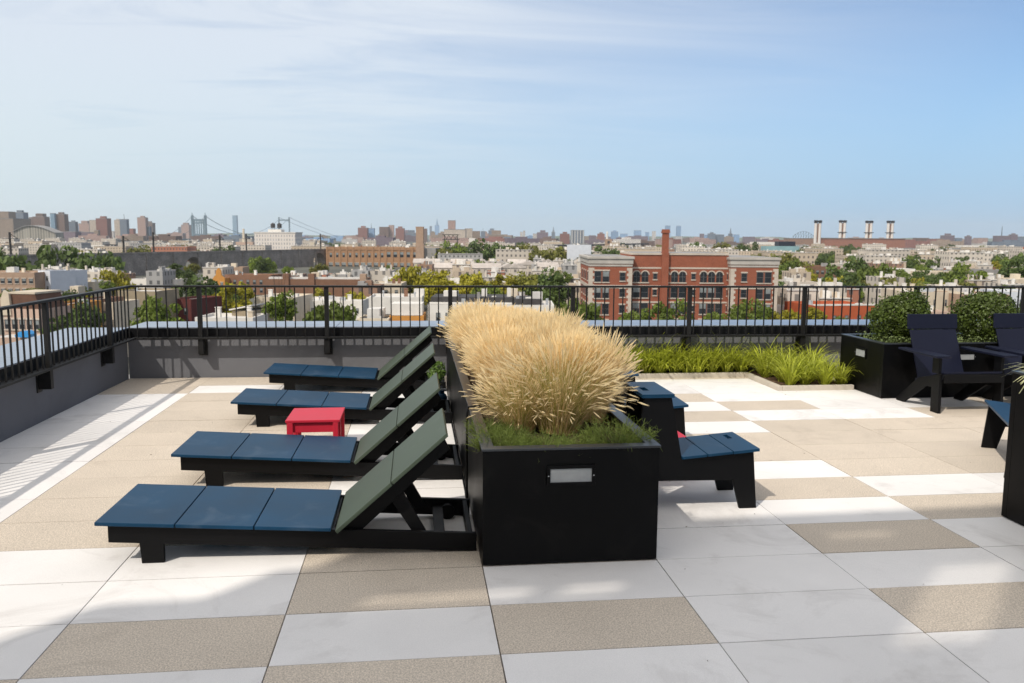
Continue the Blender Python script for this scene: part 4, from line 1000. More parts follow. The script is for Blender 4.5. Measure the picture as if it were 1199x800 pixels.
# ---- suspension bridge
def bridge():
    c1 = city(232.5, 250, 2700); c2 = city(332.5, 254.5, 4050); z1 = c1.z; 
    t = thing('suspension_bridge', 'grey-blue suspension bridge with two steel towers and draped cables', 'bridge', (c1.x, c1.y, GROUND), 0)
    O = Vector((c1.x, c1.y, 0))
    d = Vector((c2.x-c1.x, c2.y-c1.y, 0)); Ls = d.length; u = d/Ls
    half = 21.0; v = RGT*half          # tower face seen head on
    zdk = city(232, 281, 2700).z-GROUND; Z1 = z1-GROUND
    def tower_(P, Ht, nm, name='tower'):
        m = MB()
        for s in (-1, 1):
            q = P+v*s; m.beam((q.x, q.y, 0), (q.x, q.y, Ht), 7, 7); m.beam((q.x, q.y, Ht), (q.x, q.y, Ht+8), 2, 2)
        def cross(z0, z1_, th=4):
            a = P-v; b = P+v; m.beam((a.x, a.y, (z0+z1_)/2), (b.x, b.y, (z0+z1_)/2), 4, z1_-z0)
        cross(Ht-18, Ht-12); cross(Ht*.70, Ht*.70+4); cross(zdk+14, zdk+20); cross(zdk-3, zdk+1)
        for k in range(1, 6):
            a = P-v+v*2*k/6; m.beam((a.x, a.y, zdk+16), (a.x, a.y, Ht-14), 3.2, 3.2)
        m.build(name, m_steelb, t)
    P1 = Vector((0, 0, 0)); P2 = d
    Z2 = c2.z-GROUND
    tower_(P1, Z1-6, 'a'); 
    m = MB()
    v2 = RGT*25
    for s in (-1, 1): q = P2+v2*s; m.beam((q.x, q.y, 0), (q.x, q.y, Z2), 6, 6)
    a = P2-v2; b = P2+v2; m.beam((a.x, a.y, Z2-14), (b.x, b.y, Z2-14), 5, 6); m.build('tower', m_steelb, t)
    # deck: from far left to beyond the second tower
    e0 = P1-u*1500+Vector((-500, 0, 0)); e1 = P2+u*1200
    L0 = city(178, 282, 2500); L0 = Vector((L0.x, L0.y, 0))-O
    m = MB(); zd = zdk
    m.beam((L0.x, L0.y, zd-2), (P1.x, P1.y, zd), 26, 9).beam((P1.x, P1.y, zd), (P2.x, P2.y, zd+2), 26, 9)
    e2 = city(420, 279, 5200); e2 = Vector((e2.x, e2.y, 0))-O
    m.beam((P2.x, P2.y, zd+2), (e2.x, e2.y, zd-4), 26, 9); m.build('deck_truss', m_steelb, t)
    for k in range(9):
        q = L0.lerp(P1, (k+.2)/9); MB().box(q.x-5, q.x+5, q.y-5, q.y+5, 0, zd-7).build('pier', m_steelb, t)
    for s in (-1, 1):
        pts = [P1+v*s+(P2-P1)*k/24+Vector((0, 0, (Z1-8)+(Z2-Z1)*k/24-(Z1-8-zd-10)*4*(k/24)*(1-k/24))) for k in range(25)]
        MB().tube(pts, .9, 5).build('cable', m_steelb, t)
        pts = [P1+v*s+(L0-P1)*k/10*.8+Vector((0, 0, (Z1-8)*(1-k/10)+(zd+2)*(k/10)-35*4*(k/10)*(1-k/10)*.4)) for k in range(11)]
        MB().tube(pts, .6, 5).build('cable', m_steelb, t)
        pts = [P2+v2*s+(e2-P2)*k/10*.7+Vector((0, 0, Z2*(1-k/10)+(zd+2)*(k/10)-30*(k/10)*(1-k/10))) for k in range(11)]
        MB().tube(pts, .9, 5).build('cable', m_steelb, t)
bridge()

# ---- skyline towers: px0, px1, top, D, facade, crown, label
sky_t = [
 (-30, 15, 256, 2600, W_tan, 'box', 'broad tan tower at the extreme left of the skyline'),
 (12, 20, 252, 3200, W_brown, None, 'narrow brown tower behind the broad tan tower'),
 (14, 27, 249, 3000, W_slate, 'box', 'tall grey-brown tower rising above the ribbed curved building at left'),
 (31, 38, 256, 3300, W_brown, 'box', 'short brown tower left of the purple-brown twin'),
 (38, 52, 254, 3250, W_brown, 'step', 'purple-brown tower with a raised right corner over the curved building'),
 (58.5, 63.5, 250, 2900, W_glass, None, 'blue glass edge tower joined to the tall brown slab'),
 (63.7, 75, 251, 2910, W_brown, 'box', 'tall brown slab tower right of the curved building'),
 (75, 79, 259, 3400, W_slate, None, 'thin slate tower right of the tall brown slab'),
 (80, 88, 260, 3300, W_slate, 'box', 'grey tower with a stepped top in the left cluster'),
 (88, 92.5, 264, 3500, W_blue, None, 'thin blue-grey tower between two brown ones'),
 (92, 104, 262, 3300, W_pink, 'step', 'pinkish tower with a rounded step top in the left cluster'),
 (104.5, 112, 258, 3100, W_cream, None, 'cream tower pressed against the red tower'),
 (112, 125, 256, 3000, W_red, 'box', 'tall dark red tower of the left skyline'),
 (127, 133, 271, 3600, W_white, None, 'low pale tower right of the red tower'),
 (133.5, 140, 258, 3150, W_cream, 'box', 'cream tower joined to a slate tower right of the red one'),
 (140, 148, 257, 3140, W_slate, 'mast', 'slate tower joined to a cream tower'),
 (148, 156, 268, 3500, W_red, None, 'low red-brown tower left of the slim pink-brown tower'),
 (160.5, 170, 255, 2950, W_pink, 'box', 'slim pink-brown tower standing alone left of the bridge'),
 (168, 175, 265.5, 2960, W_slate, None, 'slate wing beside the slim pink-brown tower'),
 (66, 88, 271.5, 2400, W_purple, None, 'wide purple slab in front of the left cluster'),
 (95, 111, 272, 2380, W_purple, None, 'second wide purple slab below the cream tower'),
 (110, 115, 270, 2300, W_tan, None, 'tan end slab beside the second purple slab'),
 (208.5, 212, 266, 4600, W_slate, None, 'thin dark tower left of the pink hospital block'),
 (212, 221, 263.5, 4500, W_pink, 'step', 'pink hospital-like block just left of the bridge tower'),
 (221, 224.5, 265, 4550, W_blue, None, 'narrow blue block touching the bridge tower'),
 (272, 277, 252.5, 6200, W_glass, None, 'supertall slim glass tower right of the bridge'),
 (419, 430, 267, 3600, W_red, 'box', 'red-brown tower above the left part of the factory'),
 (430.5, 438, 267.5, 3650, W_blue, 'mast', 'blue glass tower beside the red-brown tower'),
 (444, 455, 266, 3700, W_brown, None, 'brown tower with a lighter twin above the factory'),
 (455, 461, 264, 3720, W_pink, None, 'pinkish taller twin tower above the factory'),
 (463, 473, 267.5, 3600, W_red, 'box', 'dark red tower just left of the factory chimney'),
 (475, 487, 273, 4000, W_slate, 'step', 'slate low tower at the left of the factory chimney'),
 (495, 500, 268, 3500, W_brown, None, 'brown tower peeping right of the factory chimney'),
 (503, 505.5, 265, 7000, W_slate, None, 'thin far slate tower right of the factory chimney'),
 (509, 514, 264, 6900, W_blue, 'spire', 'far blue tower with a pointed top in the centre skyline'),
 (520, 545, 269, 2600, W_cream, None, 'broad cream stepped building of the centre skyline'),
 (524.5, 533, 258.5, 2620, W_pink, None, 'pinkish tower block on the broad cream stepped building'),
 (544, 553, 268, 2700, W_cream, None, 'cream block right of the stepped building'),
 (552.5, 562, 271, 2750, W_tan, None, 'tan block at the right end of the cream group'),
 (563, 568, 271, 3600, W_slate, 'mast', 'thin slate tower left of the dark dome block'),
 (572, 590, 275, 2900, W_tan, 'step', 'pyramid-stepped tan block right of centre'),
 (572, 580, 270, 4500, W_slate, 'step', 'dark slate dome-like block behind the tan stepped block'),
 (609, 612, 272, 3100, W_white, None, 'thin white pillar tower right of centre, left of a pair'),
 (612.5, 615, 270.5, 3100, W_white, None, 'thin white pillar tower right of centre, right of a pair'),
 (624, 629, 274, 3200, W_white, None, 'low white tower left of the purple-brown slab'),
 (629, 642, 272.5, 3000, W_purple, 'box', 'purple-brown slab right of centre'),
 (646, 650, 272, 4400, W_slate, 'spire', 'slate tower with a sharp spire right of the purple-brown slab'),
 (656, 667, 274, 3100, W_red, 'box', 'red-brown block left of the striped tower'),
 (669, 684, 270, 2700, W_stripe, None, 'grey tower with white vertical stripes'),
 (690, 698, 276, 3500, W_purple, None, 'purple block right of the striped tower'),
 (700, 708, 274, 3300, W_red, 'box', 'red-purple block left of the church tower'),
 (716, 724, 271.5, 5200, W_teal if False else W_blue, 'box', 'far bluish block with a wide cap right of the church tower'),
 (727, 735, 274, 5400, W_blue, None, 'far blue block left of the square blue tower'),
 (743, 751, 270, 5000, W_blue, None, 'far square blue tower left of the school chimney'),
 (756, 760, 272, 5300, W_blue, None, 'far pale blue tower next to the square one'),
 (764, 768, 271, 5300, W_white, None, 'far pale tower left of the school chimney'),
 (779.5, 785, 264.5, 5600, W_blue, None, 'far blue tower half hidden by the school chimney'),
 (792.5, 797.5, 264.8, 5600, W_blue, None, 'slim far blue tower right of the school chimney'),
 (791, 799, 277, 5000, W_white, None, 'low pale block at the foot of the slim blue tower'),
 (820, 824.5, 274, 3900, W_purple, None, 'left end tower of the slate cluster right of the school chimney'),
 (824.5, 831, 275.5, 3950, W_blue, None, 'glass tower in the slate cluster right of the school chimney'),
 (830, 838, 273.8, 3900, W_slate, 'box', 'dark slate tower in the middle of the slate cluster'),
 (838, 848, 275, 3920, W_slate, None, 'wide slate tower at the right end of the slate cluster'),
 (853.5, 858, 274, 4100, W_slate, 'spire', 'dark tower under a crane-like spire right of the slate cluster'),
 (860, 866, 275, 4000, W_blue, None, 'blue-grey tower right of the spired one'),
 (872, 884, 277.5, 4200, W_purple, None, 'low purple block before the power station'),
 (1074, 1088, 279, 3000, W_brown, None, 'low brown block right of the power station'),
 (1091, 1105, 280, 2900, W_red, None, 'low red-brown block right of the power station'),
 (1106, 1118, 276, 3400, W_purple, 'box', 'purple block with a raised cap in the right skyline'),
 (1120, 1127, 279, 3500, W_slate, None, 'slate block in the right skyline'),
 (1132, 1138, 277, 3600, W_purple, 'box', 'narrow purple block in the right skyline'),
 (1145, 1157, 279, 3300, W_pink, None, 'pinkish block in the right skyline'),
 (1169, 1183, 276.5, 3100, W_purple, 'mast', 'wide purple block with a mast near the right edge'),
 (1184.5, 1192, 275, 3150, W_purple, 'box', 'purple tower near the right edge'),
 (1192, 1215, 277.5, 3200, W_slate, None, 'slate block cut by the right edge of the view'),
]
for (a, b, pt, D, wl, crn, lab) in sky_t: tower(lab, 'tower', a, b, pt, D, wl, crown=crn)

for i in range(30):
    px = rs.uniform(-20, 182) if i < 24 else rs.uniform(400, 600); w_ = rs.uniform(4, 11)
    tower('hazy tower filling the gaps of the left skyline' if i < 24 else 'hazy tower filling the gaps of the centre skyline', 'tower', px, px+w_, rs.uniform(261, 272) if i < 24 else rs.uniform(271, 276), rs.uniform(3500, 4600), rs.choice([W_tan, W_brown, W_slate, W_pink, W_purple, W_red]), crown=rs.choice([None, 'box', 'step']), group='hazy filler towers of the left skyline' if i < 24 else 'hazy filler towers of the centre skyline')
# curved ribbed apartment building at left
a = city(17, 291, 2200); b = city(66, 291, 2200); w = (b-a).dot(RGT); c = (a+b)/2
t = thing('curved_building', 'grey ribbed building with an arched roofline in the left skyline', 'building', (c.x, c.y, GROUND), CITYROT)
Hm = city(40, 264.5, 2200).z-GROUND; poly = [(-w/2, 0)]
for k in range(15):
    f = k/14; x = -w/2+w*f
    z = Hm*(.40+.60*math.sin(math.pi*min(1, (f*.86+.10)))**.8) if f < .45 else Hm*(1-.42*((f-.45)/.55)**1.6)
    poly.append((x, z))
poly.append((w/2, 0))
MB().prism(poly, 0, 40).build('wall', W_rib, t, uv=True)
m = MB()
for k in range(14): m.beam((poly[k+1][0], 18, poly[k+1][1]+1), (poly[k+2][0], 18, poly[k+2][1]+1), 44, 1.2)
m.build('roof_edge', m_greyb, t)

# church tower
a = city(709, 280, 1100); b = city(716.5, 280, 1100); w = (b-a).dot(RGT); c = (a+b)/2; H = c.z-GROUND
t = thing('church_tower', 'tan brick church tower with a small pale spire left of the school chimney', 'church', (c.x, c.y, GROUND), CITYROT)
MB().box(-w/2, w/2, 0, w, 0, H).build('tower_wall', m_brickt, t)
MB().box(-w*.18, w*.18, -.1, -.001, H-6, H-2.5).build('belfry_opening', m_roofd, t)
MB().lathe([(w*.16, H+.01), (w*.16, H+8), (w*.03, H+10)], -w*.2, w/2, 8).build('spire', m_white, t)

# power station with four twin stacks
t, w, H = tower('long brown-red power station hall under the four twin stacks', 'power station', 966, 1060, 279.5, 2100, W_hr, 60, name='power_station')
t2, w2, H2 = tower('lower left hall of the power station behind the first twin stack', 'power station', 925, 966, 279.5, 2130, W_hb, 50, name='power_station')
for i, (px, pt, D, pb, lab) in enumerate([(958, 258, 1850, 0, 'first twin smokestack, the leftmost, standing in front of the power station'), (987, 258, 2160, 0, 'second twin smokestack from the left, on the power station'), (1018, 258.5, 2160, 0, 'third twin smokestack from the left, on the power station'), (1043, 258.5, 2160, 0, 'fourth twin smokestack, the rightmost, on the power station')]):
    p = city(px, pt, D); H = p.z-GROUND
    t = thing('twin_smokestack', lab, 'smokestack', (p.x, p.y, GROUND), CITYROT, 'twin smokestacks of the power station')
    r = 3.2*D/2000; s = r*1.55*D/D
    for sgn in (-1, 1):
        MB().lathe([(r*1.1, 0), (r, H-6)], sgn*s, 0, 14).build('stack', m_stack, t)
        MB().lathe([(r*1.25, H-6), (r*1.45, H-4), (r*1.45, H-.5), (r*.9, H)], sgn*s, 0, 14).build('stack_cap', m_stackcap, t)
    MB().box(-s*.4, s*.4, -.5, 1.5, 0, H-7).build('ladder_shaft', m_brickd, t)
    if i: MB().box(-s-r*1.6, s+r*1.6, -r*1.3, r*1.3, H*.56, H*.56+2).build('catwalk', m_dsteel, t)
# far lattice hill (gasholder-like frame) and low landmarks
p = city(941, 271, 2600); t = thing('lattice_frame', 'faint lattice frame on the horizon left of the first twin stack', 'structure frame', (p.x, p.y, GROUND), CITYROT)
H = p.z-GROUND; m = MB()
for k in range(9):
    x0 = -32+8*k; z0 = H*(.72+.28*math.sin(math.pi*k/8)); m.beam((x0, 0, 0), (x0, 0, z0), 1.0)
    if k: m.beam((x0-8, 0, H*(.72+.28*math.sin(math.pi*(k-1)/8))), (x0, 0, z0), 1.0).beam((x0-8, 0, H*.6), (x0, 0, z0), .8)
m.build('frame', m_steelb, t)
for nm, lab, a, b, pt, D, wl, dep in [
    ('clad_block', 'navy black clad block on a roof left of the first twin stack', 912, 931.5, 283, 1000, m_blackbox, 16),
    ('teal_hall', 'pale teal-roofed hall under the navy clad block', 897, 936, 288.5, 960, m_teal, 20),
    ('white_shed', 'bright white shed roof left of the navy clad block', 885, 912, 283.5, 1600, m_white, 40),
    ('teal_shed', 'long dark teal shed in the right distance', 1135, 1172, 290.5, 1500, m_teal, 30),
    ('white_long_shed', 'long white shed roof behind the teal shed', 1128, 1166, 287.5, 1700, m_white, 30),
    ('pink_hall', 'pinkish red hall near the right edge of the middle distance', 1180, 1215, 289.5, 1500, m_rededge, 30),
    ('white_gable_hall', 'tall white wall beside the tree belt, right of the railway girder', 549, 557, 279, 800, m_white, 10),
    ('peach_hall', 'peach stone hall below the bridge, left of the loft building', 266, 296, 283.5, 1200, m_pinkc, 30),
    ('cream_tower_house', 'small cream tower right of the loft building', 363, 368, 284, 1000, m_cream, 8)]:
    block(nm, lab, 'building', a, b, pt, D, dep, wl, m_roofw if 'clad' not in nm else m_roofd, .5)
p = city(285, 268, 1210); t = thing('hall_chimney', 'thin pale chimney of the peach hall', 'chimney', (p.x, p.y, GROUND), CITYROT)
MB().lathe([(2.2, 0), (1.5, p.z-GROUND)], 0, 0, 10).build('shaft', m_cream, t)

# ---- trees one can tell apart
for (px, pt, wp, D, k, s, lab) in [
 (327, 345, 36, 120, 'A', 0, 'small round deciduous tree in front of the cream block'),
 (388, 355, 58, 118, 'A', 1, 'bushy green tree just over the far coping behind the lounges'),
 (186, 352, 54, 124, 'A', 0, 'bushy green tree at the railing corner left of the maroon house'),
 (228, 331, 56, 200, 'C', 0, 'tall dark green tree behind the maroon house'),
 (274, 336, 58, 190, 'B', 0, 'yellow-green tree left of the cream block'),
 (131, 319, 50, 300, 'B', 1, 'yellow-green spreading tree below the viaduct at left'),
 (66, 372, 34, 118, 'C', 2, 'dark narrow tree behind the left railing'),
 (100, 357, 42, 126, 'C', 0, 'dark green tree between the orange house and the pale house'),
 (86, 343, 26, 175, 'C', 0, 'small dark tree under the cream house at left'),
 (207, 310, 24, 345, 'C', 2, 'dark conifer-like tree before the viaduct arch'),
 (220, 318, 22, 340, 'C', 0, 'smaller dark tree right of the conifer-like one'),
 (480, 314, 50, 260, 'B', 1, 'yellow-green tree under the factory chimney'),
 (512, 320, 46, 240, 'B', 0, 'yellow tree behind the left end of the white mansard house'),
 (549, 322, 46, 238, 'B', 1, 'yellow tree behind the middle of the white mansard house'),
 (590, 324, 36, 236, 'B', 0, 'small yellow tree behind the chimneys of the mansard house'),
 (618, 319, 44, 240, 'D', 1, 'olive tree behind the right end of the mansard house'),
 (645, 322, 54, 232, 'C', 0, 'broad dark green tree left of the red school'),
 (636, 345, 40, 200, 'C', 0, 'dark tree at the right corner of the mansard house'),
 (676, 353, 64, 150, 'A', 1, 'bright green tree in front of the left wing of the school'),
 (740, 365, 34, 148, 'A', 1, 'low green tree in front of the school between its left wing and the chimney'),
 (778, 358, 62, 150, 'A', 0, 'round green tree in front of the middle of the school'),
 (836, 366, 26, 150, 'A', 1, 'small green tree in front of the school right of the chimney'),
 (882, 356, 56, 150, 'A', 0, 'green tree in front of the right wing of the school'),
 (917, 366, 50, 152, 'B', 1, 'low yellow-green tree at the right corner of the school'),
 (955, 362, 24, 150, 'B', 2, 'small yellow tree before the orange-red brick building'),
 (986, 372, 36, 148, 'A', 1, 'low green tree before the orange-red brick building'),
 (1022, 368, 36, 146, 'C', 0, 'dark green tree left of the first round shrub'),
 (922, 336, 46, 240, 'C', 1, 'dark green tree right of the school roof corner'),
 (921, 297, 52, 430, 'D', 1, 'olive tree over the brown warehouse'),
 (918, 309, 40, 380, 'A', 0, 'green tree left of the brown warehouse'),
 (944, 317, 22, 360, 'B', 0, 'small yellow-green tree in front of the brown warehouse'),
 (995, 307, 44, 380, 'C', 0, 'dark tree right of the brown warehouse'),
 (1030, 311, 60, 370, 'A', 1, 'wide airy green tree right of the brown warehouse'),
 (970, 338, 34, 240, 'C', 1, 'dark low tree behind the orange-red building'),
 (1000, 330, 44, 280, 'C', 0, 'dark green tree behind the orange-red building'),
 (1056, 327, 82, 260, 'D', 1, 'wide olive spreading tree above the round shrubs'),
 (1132, 313, 48, 300, 'A', 0, 'bright green tree in front of the pair of white houses'),
 (1196, 303, 44, 330, 'C', 0, 'dark tree at the right edge of the middle distance'),
 (1194, 362, 44, 130, 'C', 0, 'grey-green tree behind the second round shrub at the right edge'),
 (1176, 366, 20, 140, 'A', 0, 'small green tree near the right edge behind the shrubs'),
 (612, 286, 44, 560, 'D', 0, 'big olive tree left of the grey-white hall'),
 (638, 292, 44, 540, 'D', 0, 'olive tree between the big one and the grey-white hall'),
 (657, 291, 26, 545, 'D', 2, 'olive tree against the grey-white hall'),
 (520, 291, 30, 640, 'D', 0, 'olive tree right of the factory'),
 (535, 287, 34, 660, 'A', 0, 'green tree behind the olive one right of the factory'),
 (566, 285, 36, 650, 'C', 0, 'dark green round tree in the middle distance'),
 (586, 288, 30, 655, 'C', 1, 'dark green tree right of the round one'),
 (558, 306, 50, 420, 'A', 1, 'low green tree among the pale gabled roofs'),
 (597, 308, 14, 430, 'A', 0, 'tiny green tree among the pale gabled roofs'),
 (708, 292, 34, 560, 'C', 1, 'dark tree just above the left wing of the school'),
 (817, 286, 24, 900, 'C', 1, 'dark far tree above the school roof, left of a white building'),
 (848, 284, 26, 900, 'D', 1, 'olive far tree above the school roof'),
 (878, 287, 28, 900, 'C', 1, 'dark far tree left of the teal-roofed hall'),
 (886, 297, 20, 560, 'D', 1, 'low olive tree over the right wing of the school'),
 (995, 288.5, 22, 1100, 'C', 1, 'dark tree at the foot of the power station'),
 (98, 298, 78, 360, 'C', 1, 'broad dark tree standing before the left viaduct wall'),
 (34, 299, 90, 350, 'C', 1, 'broad dark tree mass before the viaduct at the far left'),
 (-12, 297, 50, 370, 'C', 0, 'dark tree at the extreme left edge'),
 (264, 291, 30, 720, 'C', 1, 'dark tree over the viaduct under the glass tower'),
 (93, 295, 36, 700, 'B', 1, 'autumn-tinted tree over the viaduct at left'),
 (165, 288, 40, 780, 'D', 1, 'olive tree over the viaduct right of the cream hall'),
 (212, 287, 40, 800, 'D', 0, 'olive tree over the viaduct before the bridge'),
 (240, 296, 30, 640, 'D', 1, 'olive bush-like tree on top of the viaduct'),
 (292, 298, 10, 600, 'C', 2, 'small dark tree against the white loft'),
 (20, 318, 28, 700, 'A', 0, 'hidden green tree behind the tan apartment house'),
 (306, 301, 30, 520, 'A', 1, 'green tree at the foot of the viaduct below the white loft'),
]:
    tree(px, pt, wp, D, k, lab, None, s, .8 if s == 1 else 1.0)
# tree belts in the distance
def belt(n, x0, x1, y0, y1, D0_, D1_, kinds, lab, grp, w0=14, w1=30):
    for i in range(n):
        D = rs.uniform(D0_, D1_); f = (D-D0_)/(D1_-D0_)
        tree(rs.uniform(x0, x1), y1+(y0-y1)*f+rs.uniform(-1, 1), rs.uniform(w0, w1)*(1-.45*f), D, rs.choice(kinds), lab, grp, rs.choice([0, 1, 1]), .75)
belt(48, 930, 1205, 289, 303, 500, 1200, 'CDCA', 'dark green tree in the long belt across the right distance', 'trees of the right distance belt')
belt(26, 0, 130, 284.5, 296, 800, 1700, 'CDAC', 'green tree in the belt below the left skyline', 'trees of the belt below the left skyline')
belt(14, 350, 420, 284, 288, 1300, 2200, 'CC', 'dark tree in the belt behind the factory and loft', 'trees behind the factory and the loft', 10, 18)
belt(16, 500, 660, 284, 292, 760, 1500, 'CDA', 'green tree in the belt under the centre skyline', 'trees under the centre skyline', 12, 24)
belt(34, 690, 1200, 285.5, 297, 650, 1800, 'CDD', 'small far tree among the pale roofs above the school', 'small trees among the pale roofs', 8, 18)
belt(80, 660, 1210, 298, 336, 250, 560, 'AACDCB', 'street tree between the rooftops right of centre', 'street trees between the right rooftops', 20, 40)
belt(34, 0, 480, 306, 345, 200, 420, 'AACDB', 'street tree between the rooftops left of centre', 'street trees between the left rooftops', 16, 34)
belt(12, 455, 660, 318, 334, 215, 300, 'BBDA', 'yellow-green tree in the row behind the white mansard house', 'yellow-green trees behind the mansard house', 30, 46)

# ---- the sea of roofs: house prototypes copied as individuals
def house_proto(w, dep, H, wall, roof, seed, gable=False):
    rs_ = random.Random(seed); m = MB(); p = .3
    m.box(-w/2, w/2, 0, dep, 0, H-.6)
    m.box(-w/2, w/2, 0, p, H-.6, H).box(-w/2, w/2, dep-p, dep, H-.6, H).box(-w/2, -w/2+p, p, dep-p, H-.6, H).box(w/2-p, w/2, p, dep-p, H-.6, H)
    m.box(-w/2+p, w/2-p, p, dep-p, H-.59, H-.5, 1)
    if gable: m.prism([(-w/2-.3, H+.01), (w/2+.3, H+.01), (0, H+2.6)], -.3, dep+.3, 1)
    else:
        for k in range(rs_.randint(4, 8)):
            x = rs_.uniform(-w/2+.5, w/2-2.); y = rs_.uniform(1, dep-3); h = rs_.uniform(.9, 2.4); ww = rs_.choice([.4, .5, .7, .9, 1.8, 2.2])
            m.box(x, x+ww, y, y+ww, H-.5, H-.5+h, rs_.choice([0, 1, 2]))
        m.box(-w/2-.15, w/2+.15, -.25, 0, H-.25, H+.02, 1)
    return m.mesh('house', [wall, roof, m_white], uv=True)
protos = [house_proto(rs.uniform(6, 9), rs.uniform(10, 14), rs.uniform(7.5, 10.5), wl, rf, 500+i, g_) for i, (wl, rf, g_) in enumerate([
    (W_hw, m_roofw, 0), (W_hw, m_roofw, 0), (W_hc, m_roofw, 0), (W_hw, m_roofp, 1), (W_hb, m_roofw, 0), (W_hr, m_roofw, 0), (W_hg, m_roofw, 0), (W_hc, m_roofg, 1), (W_hw, m_roofg, 0), (W_hb, m_roofg, 0)])]
wts = [5, 5, 4, 0, 2.2, 1.5, 2, 0, 2, 1]
wp_ = [max(v.co.x for v in p.vertices)*2 for p in protos]
LABH = {'l': 'small flat-roofed house in the dense rooftops left of centre', 'r': 'small flat-roofed house in the dense rooftops right of centre'}
GRPH = {'l': 'small houses of the rooftops left of centre', 'r': 'small houses of the rooftops right of centre'}
cnt = 0
keep_out = [(930, 1010, 300, 430), (640, 925, 0, 235), (488, 662, 0, 185), (-60, 500, 355, 470), (120, 500, 460, 720), (500, 560, 600, 900)]
for D in (205, 232, 262, 296, 334, 380, 432, 492):
    px = -50
    while px < 1245 and cnt < 296:
        i = rs.choices(range(10), wts)[0]; wpx = wp_[i]*FPX/D
        mid = px+wpx/2
        ok = all(not (a < mid < b and d0 < D < d1) for a, b, d0, d1 in keep_out)
        if D < 300 and (mid < 520 and rs.random() < .85): ok = False
        if mid > 900 and rs.random() < .25: ok = False
        if ok and rs.random() < .50:
            p = city(mid, 300, D+rs.uniform(-8, 8)); side = 'l' if mid < 600 else 'r'
            o = link('house', protos[i], None, (p.x, p.y, GROUND), CITYROT+rs.choice([0, math.pi])+rs.uniform(-.03, .03)); o.scale = (1, 1, rs.uniform(.85, 1.15))
            tag(o, LABH[side], 'house', GRPH[side]); cnt += 1
            px += wpx*1.0
        else: px += wpx*rs.uniform(.6, 1.4)
for i in range(26):
    D = rs.choice([395, 415, 440, 470]); p = city(508+i*5.8+rs.uniform(-4, 4), 300, D)
    o = link('gabled_house', protos[3], None, (p.x, p.y, GROUND), CITYROT+rs.uniform(-.1, .1)+rs.choice([0, math.pi/2])); o.scale = (1.05, 1, .88)
    tag(o, 'pale house with a shallow gabled roof in the cluster behind the yellow trees', 'house', 'pale gabled houses behind the yellow trees')
bprot = [house_proto(rs.uniform(14, 34), rs.uniform(14, 24), rs.uniform(9, 16), wl, rf, 700+i) for i, (wl, rf) in enumerate([(W_hw, m_roofw), (W_hc, m_roofw), (W_hb, m_roofw), (W_hr, m_roofw), (W_hw, m_roofw), (W_hg, m_roofg), (W_hw, m_roofw), (W_hc, m_roofw)])]
wb_ = [max(v.co.x for v in p.vertices)*2 for p in bprot]; cnt = 0
for D in (560, 640, 740, 860, 1000, 1180, 1400, 1650):
    px = -60+rs.uniform(0, 30)
    while px < 1250 and cnt < 295:
        i = rs.choices(range(8), [4, 4, 2.2, 1.4, 4, 2, 3, 3])[0]; wpx = wb_[i]*FPX/D; mid = px+wpx/2
        ok = all(not (a < mid < b and d0 < D < d1) for a, b, d0, d1 in keep_out)
        if ok and rs.random() < .62:
            p = city(mid, 290, D+rs.uniform(-25, 25)); side = 'l' if mid < 600 else 'r'
            o = link('apartment_block', bprot[i], None, (p.x, p.y, GROUND), CITYROT+rs.uniform(-.12, .12)); o.scale = (1, 1, rs.uniform(.7, 1.1))
            tag(o, 'low far apartment block in the distant rooftops '+('left of centre' if side == 'l' else 'right of centre'), 'building', 'far apartment blocks '+('left of centre' if side == 'l' else 'right of centre')); cnt += 1
        px += wpx*rs.uniform(1.0, 1.7)
fprot = []
for i, wl in enumerate([W_purple, W_pink, W_red, W_slate, W_tan, W_brown, W_white, W_blue]):
    m = MB(); w = rs.uniform(40, 110); m.box(-w/2, w/2, 0, 30, 0, 1).box(-w/6, w/8, 8, 20, 1, 1.18); fprot.append(m)
cnt = 0
for D in (2000, 2500, 3100, 3900, 5000, 6500):
    px = -60
    while px < 1250 and cnt < 290:
        i = rs.choices(range(8), [3, 4, 2, 2, 3, 2, 2, 2])[0]
        h = rs.uniform(10, 26) if D < 3500 else rs.uniform(14, 34)
        w = rs.uniform(35, 110); wpx = w*FPX/D
        if rs.random() < .62 and not (D < 2900 and px < 78):
            p = city(px+wpx/2, 285, D+rs.uniform(-150, 150)); side = 'left of centre' if px < 600 else 'right of centre'
            key = ('far', i, int(h/6))
            if key not in pole_me:
                m = MB(); m.box(-.5, .5, 0, 30, 0, 6*int(h/6)+3).box(-.2, .15, 8, 20, 6*int(h/6)+3, 6*int(h/6)+7)
                pole_me[key] = None
                bm_ = MB(); hh = 6*int(h/6)+3; ww = 60; bm_.box(-ww/2, ww/2, 0, 30, 0, hh).box(-ww*.2, ww*.15, 8, 20, hh, hh+4)
                pole_me[key] = bm_.mesh('far_block', [W_purple, W_pink, W_red, W_slate, W_tan, W_brown, W_white, W_blue][i], uv=True)
            o = link('far_block', pole_me[key], None, (p.x, p.y, GROUND), CITYROT+rs.uniform(-.3, .3)); o.scale = (w/60, 1, 1)
            tag(o, 'faint low block on the hazy horizon '+side, 'building', 'hazy horizon blocks '+side); cnt += 1
        px += wpx*rs.uniform(1, 1.8)
